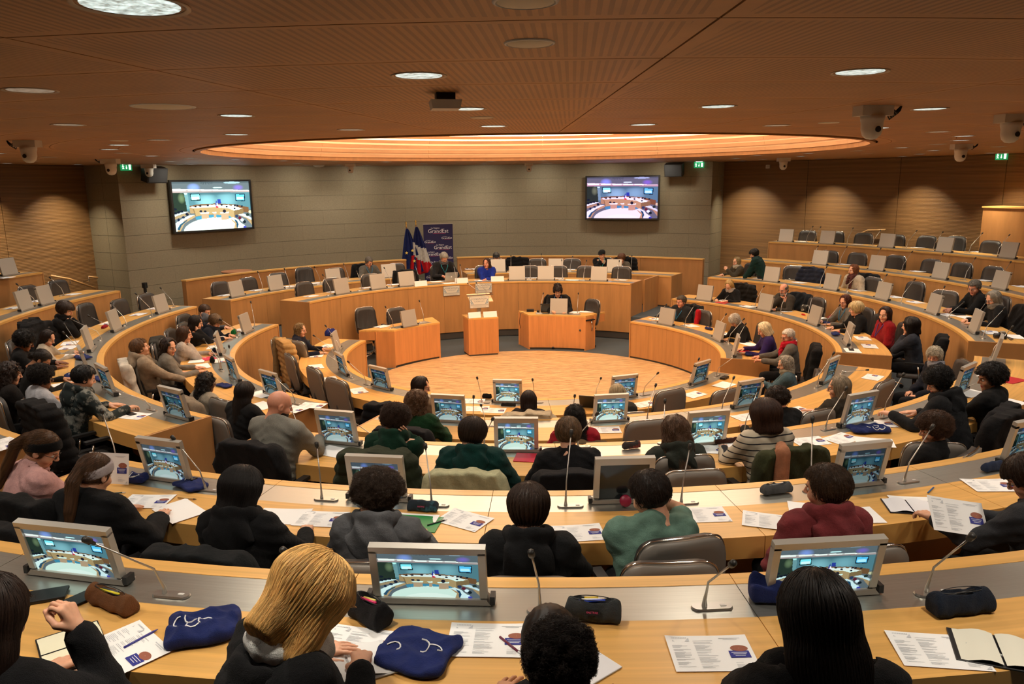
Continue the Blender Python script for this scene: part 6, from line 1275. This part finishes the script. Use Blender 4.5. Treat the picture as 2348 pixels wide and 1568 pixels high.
# ------------------------------------------------------------------ coats over chairs
def coat(t0, col, lab, puff=0, long_=0, sl=1, scarf=None, w_=.58, seed=1, loc=None, rz=None, kind='cloth', badge=0, hd=0):
    L = tuple(loc) if loc is not None else tuple(t0.location); z_ = rz if rz is not None else t0.rotation_euler[2]
    t = thing('coat', lab, 'coat', L, z_, 'coats and jackets over the chairs'); r = np.random.default_rng(seed); ph = r.uniform(0, 6, 6); zb = .48-.3*long_
    def Fn(p):
        x, y, z = p.T; yc = -.262-(z-.47)*.16; q = np.stack([x, (y-yc), z], 1)
        bx = np.maximum.reduce([np.abs(x)-w_/2*(1-.16*np.clip((z-.75)/.3, 0, 1))-.02*np.sin(z*18+ph[0]), np.abs(y-yc)-.062-.03*np.clip((.9-z), 0, .4), z-1.03-.02*np.cos(x*6), zb-z+.03*np.sin(x*14+ph[1])])
        d = bx
        if sl:
            for s in (-1, 1): d = smin(d, cap(p, (s*w_*.42, -.31, .95), (s*(w_*.5+.03), -.25, .50+.05*s), .065, .055), .05)
        if hd: d = smin(d, ell(p, (0, -.37, .97), (.16, .08, .09)), .03)
        n = (.5-np.abs(np.sin(x*15+ph[2]+z*7+.8*np.sin(z*9))))*.012+np.sin(x*47+z*33+ph[3])*.003+(.5-np.abs(np.sin(z*21+x*17+ph[4])))*.006
        d = d-n
        if puff: d = d-.017*np.abs(np.sin(z*math.pi/.095+.5*np.sin(x*9)))-.012
        return smax(d, -(np.maximum.reduce([np.abs(x)-w_/2+.095, np.abs(y-yc-.0)-.03, z-.99, .3-z]) ), .01)*.8
    V, Q = snet(Fn, (-w_*.85, -.52, zb-.12), (w_*.85, -.08, 1.12), .016 if (L[1] < -6 or puff) else .020); mk('coat_body', V, Q, cloth(col, kind), t, True)
    if scarf:
        def sF(p): return np.minimum(cap(p, (-w_*.25, -.40, 1.03), (-w_*.30, -.43, .42), .055, .05), cap(p, (-w_*.25, -.40, 1.03), (-w_*.05, -.20, 1.0), .055, .04))-.006*np.sin(p[:, 0]*120+p[:, 1]*80)
        V, Q = snet(sF, (-.4, -.55, .33), (.2, -.1, 1.15), .016); mk('scarf', V, Q, cloth(scarf), t, True)
    if badge: o = MB().lathe([(.001, 0), (.03, 0), (.03, .006), (.001, .008)], 16).build('badge', WHITE, t); o.location = (.12, -.40, .78); o.rotation_euler = (math.radians(96), 0, 0)
    return t
def coat_px(u, v, k, col, lab, yaw=0, ch=1, h=1.06, **kw):
    z0 = zflo(k); x, y, _ = P(u, v, z0+h); x, y, _ = snap(x, y, RING[k][0] if k in RING else {'P': 4.72, 'Q': 6.42}[k], .90, 1.6); rz = face_c(azi(x, y))+math.radians(yaw); ox, oy = -math.sin(rz)*.34, math.cos(rz)*.34; loc = (x+ox, y+oy, z0)
    if ch: chair_at(x+ox, y+oy, k, rz, 'office chair under the %s' % ' '.join(lab.split()[:9]))
    return coat(None, col, lab, loc=loc, rz=rz, **kw)
# ------------------------------------------------------------------ people
W = person
a1 = W(716, 1385, 'A', 'person with straight blonde hair and black hooded top, bent over writing', 'longbob', '#bd975a', '#0d0d0f', pose=((.02, .47, .80), (-.20, .42, .785), 'fist', 'flat'), fem=1, lean=30, yaw=-40, hp=38, hy=2, hr=-4, hood=2, lany=1, sc=1.0, under='#d8d8d4', hs=1.27)
a2 = W(-22, 1425, 'A', 'person with long dark hair and ribbed black sleeve at the left edge', 'long', '#1f130d', '#101013', pose=((.14, .29, 1.06), (-.15, .42, .785), 'fist', 'flat', (.5, .7, -1)), fem=1, lean=12, hy=10, sc=1.0)
a3 = W(1262, 1492, 'A', 'person with dark hair gathered in a curly low bun', 'puff', '#1a110d', '#141416', skin='tan', fem=1, lean=14, hp=20, pose='write', hy=4)
a4 = W(1872, 1425, 'A', 'person with long straight black hair and black sweater, hands at the face', 'long', '#140e0b', '#0e0e10', pose='face', fem=1, lean=16, hp=16, sc=1.02, hs=1.06)
b1 = W(97, 1032, 'B', 'person in pink sweatshirt with black headband and long ponytail', 'pony', '#50361f', '#d0a09c', pose=('chin', (-.1, .42, .785), 'fist', 'flat'), fem=1, band='#0b0b0c', lean=20, hp=22, hy=-32, yaw=-22, glass=1)
b2 = W(218, 1090, 'B', 'person with white headband and ponytail in a black jacket', 'pony', '#4a3220', '#0e0f12', pose='desk', fem=1, band='#c4bcc0', lean=14, hp=14, hy=0, puff=2)
b3 = W(556, 1128, 'B', 'person with straight black hair in a black hooded top, writing', 'bob', '#120e0d', '#0c0c0e', pose=((.20, .44, .80), (-.15, .43, .785), 'curl', 'flat'), fem=1, lean=12, hp=18, hy=-12, hood=1, hs=1.12)
b4 = W(870, 1138, 'B', 'person with dark tousled curls in a grey hooded top', 'mop', '#2c1f15', '#5a5b5e', pose='desk', hood=1, hy=-42, lean=14, hp=14, hs=1.06)
b5 = W(1212, 1172, 'B', 'person with smooth brown hair seen from behind in a black hooded top', 'bowl', '#2a1b11', '#131416', hood=1, lany=1, lean=8, hp=14)
b6 = W(1488, 1138, 'B', 'person in sage green tee with short dark hair, hand at the mouth', 'short', '#221710', '#6d8f80', pose=('temple', 'chin', 'curl', 'fist'), bare=1, lany=1, hy=38, lean=14, hp=16, hs=1.05)
b7 = W(1892, 1122, 'B', 'person with short brown hair, red hood and blue lanyard', 'short', '#3a2819', '#8a3a3e', pose='lap', hood=1, lany=1, hy=42, lean=4, hp=6, hs=1.06)
b8 = W(2358, 1098, 'B', 'person in dark grey sweater at the right edge holding a programme', 'bowl', '#2e1f14', '#303236', pose=((-.02, .48, .86), (-.24, .50, .86), 'curl', 'curl'), glass=1, hy=22, lean=12, hp=24, yaw=18)
c1 = W(641, 930, 'C', 'bald bearded person in a speckled grey sweater with blue lanyard', 'bald', '#1c1512', '#75736a', kind='speckle', skin='rosy', pose='write', beard='#241a14', lany=1, hy=-38, hp=14, sc=1.02)
c2 = W(908, 965, 'C', 'person with brown curls in a dark green hooded top, hand on face', 'mop', '#35241a', '#123626', pose=('cheek', (-.15, .43, .785), 'flat', 'flat'), hood=1, hy=-22, hp=14, lean=14)
c3 = W(1084, 998, 'C', 'person with brown hair in a teal puffer jacket', 'bowl', '#2c1f16', '#0d3a36', puff=2, hood=1, hy=-28, hp=16, lean=12, hs=.97)
c4 = W(1303, 998, 'C', 'person with tousled light brown hair, black jacket on the chair', 'short', '#5c452e', '#17171a', hy=-8, hp=18, lean=12, pose='chinR', hs=1.08)
c5 = W(1548, 992, 'C', 'person with long wavy brown hair in an olive top', 'longwavy', '#4c3524', '#2c3029', fem=1, hood=1, hp=16, hs=1.0)
c6 = W(1752, 955, 'C', 'person with straight brown hair in a cream and black striped sweater', 'bob', '#301c12', '#b8ad98', kind='stripe', kc=dict(c2='#14141c'), fem=1, pose='desk', hp=10, hy=4, hs=1.25)
c7 = W(2152, 878, 'C', 'person with thick black curls in a dark hooded top reaching for a microphone', 'afro', '#0d0a09', '#17181b', pose=((.16, .42, .785), (-.25, .50, .84), 'flat', 'curl'), hood=1, hy=48, yaw=12, hp=12, lean=20, hs=.93)
c8 = W(2140, 985, 'C', 'person with brown curls in black, slumped before the grey-backed chair', 'mop', '#3c2617', '#111113', pose='lap', hy=45, hp=14, lean=-8, yaw=22)
c9 = W(2270, 868, 'C', 'person with short black curls, black sweater and blue lanyard on the right', 'shortcurl', '#120d0b', '#0e0f11', skin='tan', pose='fold', hy=42, lany=1, hp=8, yaw=8, lean=6, hs=1.08)
d1 = W(957, 925, 'D', 'person with wavy brown hair in a bottle-green sweater', 'bobwavy', '#523a26', '#173c20', fem=1, hp=12, hy=-12, hs=1.1)
d3 = W(1318, 958, 'D', 'person with black curly hair in a red top', 'longcurly', '#15100e', '#9a1426', fem=1, hp=14, pose='write', hs=.9)
d4 = W(1783, 917, 'D', 'person with dark brown curls in black on the right', 'mop', '#261a14', '#0f1012', hp=12, lean=14, pose='write', hy=6, hs=.95)
d5 = W(1922, 890, 'D', 'person with grey-brown bob, glasses and taupe jacket', 'bob', '#7c6f5c', '#3c352b', fem=1, hy=38, glass=1, hp=6, lean=4)
d6 = W(2142, 822, 'D', 'person with curly white hair and dark blue padded coat by the right aisle', 'white_curly', '#a09a8a', '#131826', puff=2, fem=1, hy=55, yaw=25, lean=4, glass='#8a1020', scarf='#8a8c94', pose='lap', hs=.88)
e1 = W(966, 888, 'E', 'person with dark straight hair and black glasses looking right', 'bob', '#241814', '#6a5a48', fem=1, glass=1, hy=-55, yaw=-20, hp=6, kind='speckle')
e2 = W(1212, 925, 'E', 'person with dark brown bob on the innermost ring', 'bob', '#201412', '#1a1618', fem=1, hp=14, hy=4)
e3 = W(1415, 905, 'E', 'person with ash-blond bob behind the right-hand tablet', 'bob', '#968a70', '#3a3835', fem=1, hp=14)
e4 = W(1799, 850, 'E', 'person with silver hair and denim jacket beside the right aisle', 'bobwavy', '#8c887e', '#48626e', fem=1, hy=18, yaw=18, hp=10, pose='fold', scarf='#8c8878')
f1 = W(470, 714, 'D', 'boy with brown hair half hidden behind the navy hood', 'short', '#3c2a1c', '#5a5c62', hp=14, hy=-10, pose='temple' and ('temple', (-.15, .42, .785), 'flat', 'flat'), sc=.92)
f2 = W(493, 738, 'D', 'person with light brown bowl cut in a navy hooded top, head down', 'bowl', '#5a4630', '#131a28', hood=1, hp=30, lean=22, hy=-10, sc=.92, pose='desk')
f3 = W(450, 741, 'D', 'person with dark hair in black, leaning a cheek on the hand', 'long', '#1a1210', '#0e0e10', fem=1, hp=12, hy=10, pose=('cheek', 'chin', 'fist', 'fist'), sc=.94)
f4 = W(424, 768, 'D', 'person with long brown hair in white, chin in hand', 'long', '#3c281a', '#b8aea4', fem=1, hp=6, hy=0, pose=('chin', (-.15, .42, .785), 'fist', 'flat'), sc=.94)
f5 = W(388, 796, 'D', 'person with long dark hair in a fluffy grey sweater looking back', 'longwavy', '#241812', '#807a70', fem=1, hy=-52, hp=6, sc=.96)
f6 = W(322, 798, 'D', 'person with short brown hair in a beige hooded top', 'short', '#553a22', '#9c8b76', hood=1, hy=8, hp=-4, lean=-12, pose=((.22, .40, .70), (-.16, .44, .70), 'curl', 'curl'), sc=1.0, rad=1)
f7 = W(474, 878, 'D', 'person with dark curly hair, round glasses and beige jacket', 'longcurly', '#120d0b', '#a89c8a', skin='brown', fem=1, glass='#a09080', hy=-4, hp=6, pose='fold', sc=.94, hs=.92)
f8 = W(562, 903, 'D', 'person with long straight dark hair seen from behind in black', 'long', '#17100d', '#0c0c0e', fem=1, hp=6, hy=10, sc=.97)
e5 = W(688, 757, 'E', 'person with short blond wavy hair in a navy sweater', 'bobwavy', '#75603f', '#10162a', fem=1, hy=-10, hp=4, hs=.85)
g1 = W(150, 712, 'C', 'person with short wavy dark hair and black coat, hands at the mouth', 'bowl', '#2e211a', '#0b0b0d', pose='face', hy=-8, hp=14, lean=18, scarf='#0c0c0e', sc=1.0)
g2 = W(110, 778, 'C', 'person with long dark hair in a cream top looking down', 'long', '#211611', '#b3a795', fem=1, hy=-28, hp=22, sc=.93, hs=.95)
g3 = W(56, 785, 'C', 'person with a mass of black curls in black', 'afro', '#0c0908', '#0d0d0f', hp=20, sc=.94, skin='brown')
g4 = W(95, 825, 'C', 'person with hair tied up and an earring, bending down', 'tied', '#1c1410', '#17130f', fem=1, hp=34, hy=-14, skin='tan', sc=.93, lean=18)
g5 = W(24, 858, 'C', 'person with long brown curls at the left edge', 'longcurly', '#24160f', '#1c1512', fem=1, hp=10, hy=0, sc=.95)
g6 = W(96, 868, 'C', 'person with round black curls, glasses and a white tee', 'afro', '#15100d', '#b4b4ba', skin='brown', glass=1, hy=-6, hp=6, sc=.93, bare=1, hs=.95)
g7 = W(193, 868, 'C', 'person with cropped black hair in a tie-dye hooded top', 'short', '#0c0a0a', '#0c1a1a', kind='tiedye', kc=dict(c2='#7c7d76'), hood=1, hy=-8, hp=12, pose=((.24, .46, .82), (-.12, .42, .785), 'curl', 'flat'), lean=16, sc=.97)
p1 = W(1018, 592, 'P', 'person with grey hair, scarf and dark blazer behind the silver laptop', 'short', '#8c887e', '#1e1e21', scarf='#56565a', glass=1, lany='#1c8a9a', hp=26, lean=12, skin='rosy', pose='write')
p2 = W(1116, 604, 'P', 'person with long brown hair in a cobalt blue top, arms crossed', 'longwavy', '#36241c', '#182e90', fem=1, hy=-28, hp=0, lean=10, skin='rosy', pose='fold', hs=.9)
q1 = W(846, 601, 'Q', 'person with grey hair and glasses in a grey sweater, looking down', 'short', '#5c564e', '#5c5a54', glass=1, hp=22, hy=14, skin='rosy', lany=1)
q2 = W(1138, 590, 'Q', 'person with dark flat cap and glasses behind the centre', 'short', '#4c463e', '#101114', hat='#24262a', glass=1, pose='chinR', lean=18, hp=12)
q3 = W(1380, 584, 'Q', 'person in black with black flat cap and turquoise lanyard', 'crop', '#1a1614', '#0c0d0e', hat='#151515', pose='chinR', lany='#1c9a9a', lean=12, hy=-14)
q4 = W(1425, 594, 'Q', 'person with short auburn hair in a mottled grey jacket', 'bowl', '#54341e', '#4c453a', kind='speckle', fem=1, hp=16, hy=-16)
fl1 = W(1279, 668, 'floor', 'person with dark curly updo working at the right floor desk', 'up', '#1e1310', '#0c0c0e', fem=1, hp=22, lean=8, z=0, lany='#3a5a9a', pose='write', sc=1.0)
h1 = W(1689, 601, 'C', 'person with ash-blond wavy hair pointing a finger upward', 'bobwavy', '#80704e', '#3c362a', fem=1, glass=1, hy=10, hp=-4, scarf='#a09a8c', pose=((.12, .42, .785), (-.05, .40, 1.0), 'flat', 'fist'), yaw=-30, hs=.92)
h2 = W(1729, 583, 'C', 'person in a dark green coat standing and leaning on the desk', 'bowl', '#15100e', '#0e2c28', stand=1, hy=25, hp=10, lean=26, pose=((.14, .46, .80), (-.14, .50, .80), 'flat', 'flat'), scarf='#171a30', sc=.92, yaw=-75, puff=2)
h3 = W(1672, 655, 'D', 'person with blond bob and glasses in black, writing', 'bob', '#a08452', '#0e0e10', fem=1, glass=1, hp=28, lean=16, hy=12, pose='write', scarf='#a49c94')
h4 = W(1797, 664, 'D', 'person with bald crown and grey beard in a brown cardigan', 'balding', '#5c5852', '#3c3730', skin='rosy', beard='#8c8880', glass=1, pose='chinR', hy=14, hp=10)
h5 = W(1562, 692, 'E', 'person with short grey-brown hair in a dark padded jacket', 'short', '#443d34', '#1c1e20', puff=2, skin='rosy', glass=1, hy=-2, hp=4, pose='lap', lany=1, lean=2)
h6 = W(1686, 735, 'E', 'person with curly white hair in black, bent over notes', 'white_curly', '#a8a298', '#0e0e10', fem=1, hp=34, lean=22, hy=8, pose='write', hs=.82)
h7 = W(1752, 757, 'E', 'person with white-blond bob in a purple cardigan', 'bob', '#c8bc9c', '#2c1c56', fem=1, hp=24, lean=12, hy=-4, pose='desk')
h8 = W(1807, 772, 'E', 'person with short white hair, red scarf and grey cardigan', 'crop', '#c0bab0', '#625f59', fem=1, scarf='#b8142c', tails=1, glass=1, hy=30, hp=10, lean=8, pose=((.13, .5, .80), (-.15, .46, .80), 'curl', 'curl'), skin='rosy')
h9 = W(1957, 620, 'C', 'person with auburn hair and cream jacket looking left', 'bobwavy', '#6a3e22', '#b8ac98', fem=1, hy=-12, hp=2, scarf='#54302c', tails=1, pose='lap', hs=.88)
i1 = W(1938, 692, 'D', 'person with red-brown hair and glasses in light grey', 'bobwavy', '#48241a', '#66625b', fem=1, glass='#a02840', hy=22, hp=8, lany=1, hs=.92)
i2 = W(1962, 709, 'D', 'person with pale blond short hair in a black coat', 'bowl', '#b8a67c', '#0d0d0f', fem=1, hy=-30, hp=6, lean=12)
i3 = W(2029, 722, 'D', 'person with dark fringe in a red sweater and purple lanyard', 'bob', '#2c1b16', '#8c1018', fem=1, hy=36, hp=4, lean=4, lany='#3a2a7a', yaw=8, pose='lap')
i4 = W(2086, 748, 'D', 'person with shoulder-length black hair in a grey blazer', 'bob', '#140f0d', '#2a2f3a', fem=1, hy=-20, hp=4, pose=((.13, .3, .66), 'chin', 'curl', 'fist'), yaw=-8, hs=1.12)
i5 = W(2234, 660, 'C', 'person with grey hair and black glasses in black, fingers interlaced', 'short', '#5a564f', '#0d0e10', glass=1, hy=30, hp=10, pose=((.03, .50, .80), (-.03, .5, .81), 'curl', 'curl'), skin='rosy', lean=16, sc=1.0)
i6 = W(2277, 686, 'C', 'person with grey bob and glasses in a black jacket with patterned scarf', 'bob', '#7e796e', '#0c0c0e', fem=1, glass='#304060', hy=14, hp=18, scarf='#7a746a', pose='write', lean=14)
# coats
for p_, col, lab, kw in ((c1, '#121215', 'black jacket with grey lining over the bald man\'s chair', {}), (c2, '#28301e', 'olive puffer coat over the chair of the curly green-hooded person', dict(puff=1)), (c3, '#b8b894', 'pale cream jacket over the chair of the teal puffer', {}), (c4, '#131418', 'black windproof jacket over the light-brown-haired person\'s chair', {}),
                          (b3, '#0c1114', 'black jacket over the chair of the black-haired person writing', {}), (b2, '#0f1013', 'black coat over the chair of the white headband', dict(puff=0)), (d1, '#16171b', 'dark jacket over the chair of the bottle-green sweater', {}), (d3, '#4a3a22', 'brown jacket over the chair of the red top', {}), (e2, '#b4a890', 'cream quilted jacket over the dark bob\'s chair', dict(puff=1)),
                          (h8, '#0c0c0e', 'long black coat over the chair of the red scarf', dict(long_=1)), (i4, '#0d0d10', 'black coat over the chair of the grey blazer', dict(long_=1)), (h3, '#14100c', 'dark fur-trimmed coat behind the blond bob', dict(puff=1)), (h4, '#101820', 'dark navy coat behind the bearded person', {}), (h9, '#0e1014', 'black coat behind the cream jacket', {}),
                          (i6, '#1c1612', 'dark brown coat behind the patterned scarf', dict(hd=1)), (fl1, '#0b0a0b', 'black coat behind the dark-haired woman at the floor desk', {}), (q1, '#0d0d0f', 'black coat behind the grey sweater on the tribune', {}), (q4, '#0f0f11', 'black padded coat behind the mottled jacket', dict(puff=1)),
                          (c7, '#101014', 'black fleece with round white badge over the chair on the right', dict(badge=1)), (f6, '#cfc8ba', 'cream coat behind the beige hooded top', {}), (h5, '#101113', 'black hooded coat behind the padded jacket', dict(hd=1)), (c6, '#34381e', 'olive jacket over the chair of the striped sweater', dict(scarf='#b07858')), (g1, '#0c0c0e', 'black coat behind the wavy-haired person in black', {})):
    coat(p_[0], col, lab, seed=len(lab), **kw)
coat_px(648, 778, 'E', '#bd965e', 'beige puffer coat with a long beige scarf on the left', yaw=28, puff=1, scarf='#94805c', long_=.6, seed=4, w_=.6)
coat_px(82, 740, 'C', '#0d0d10', 'black hooded puffer coat at the far left', puff=1, hd=1, seed=5, yaw=-20); coat_px(85, 925, 'C', '#0c0c0f', 'large black quilted coat over a chair left of the aisle', puff=1, seed=6, h=1.05); coat_px(20, 1130, 'B', '#0b0b0d', 'black coat at the left edge below the pink sweatshirt', seed=7); coat_px(358, 772, 'D', '#33322e', 'grey-green hooded coat among the left students', hd=1, seed=8)
coat_px(420, 905, 'D', '#8a7c6a', 'beige wool coat over the chair near the second-ring aisle', seed=9, long_=.4); coat_px(884, 925, 'E', '#121318', 'black padded jacket on the innermost ring left of the brown-haired person', puff=1, seed=10); coat_px(1186, 592, 'Q', '#0b0c10', 'black shiny puffer coat over a tribune chair', puff=1, seed=11); coat_px(928, 626, 'P', '#0a0a0b', 'black jacket over a front tribune chair', seed=12); coat_px(1862, 620, 'C', '#1a2030', 'navy puffer coat over a chair on the right', puff=1, seed=13)
coat_px(2318, 940, 'C', '#0e0e11', 'black jacket at the right edge over a third-ring chair', seed=14); coat_px(1232, 948, 'E', '#b4a890', 'x', seed=15, puff=1) if False else None
# red scarf on the empty chair
x, y, _ = P(1603, 713, 1.0); rz = face_c(azi(x, y)); t = thing('red_scarf', 'red scarf hanging over the empty dark chair', 'scarf', (x, y, 0), rz)
def rs(p): return np.minimum(cap(p, (0, .03, .985), (.01, .07, .62), .05, .045), cap(p, (0, .02, .985), (0, -.05, .75), .05, .04))-.008*np.sin(p[:, 0]*130)
V, Q = snet(rs, (-.1, -.15, .5), (.12, .16, 1.08), .014); mk('scarf_cloth', V, Q, cloth('#b01420'), t, True)
# the blond woman's rag toy, pink note, spectacles
crumple('rag_toy', 'red patterned rag toy before the pale blond person', 'toy', 1910, 733, 'D', .2, .12, .07, '#7a2426', 20, 21, .012); crumple('pink_note', 'pink crumpled note beside the right aisle monitor', 'note', 1925, 762, 'D', .09, .06, .03, '#e0507a', 0, 22, .01)
for o in PRN+[SHEET]: bpy.data.objects.remove(o)
flush()
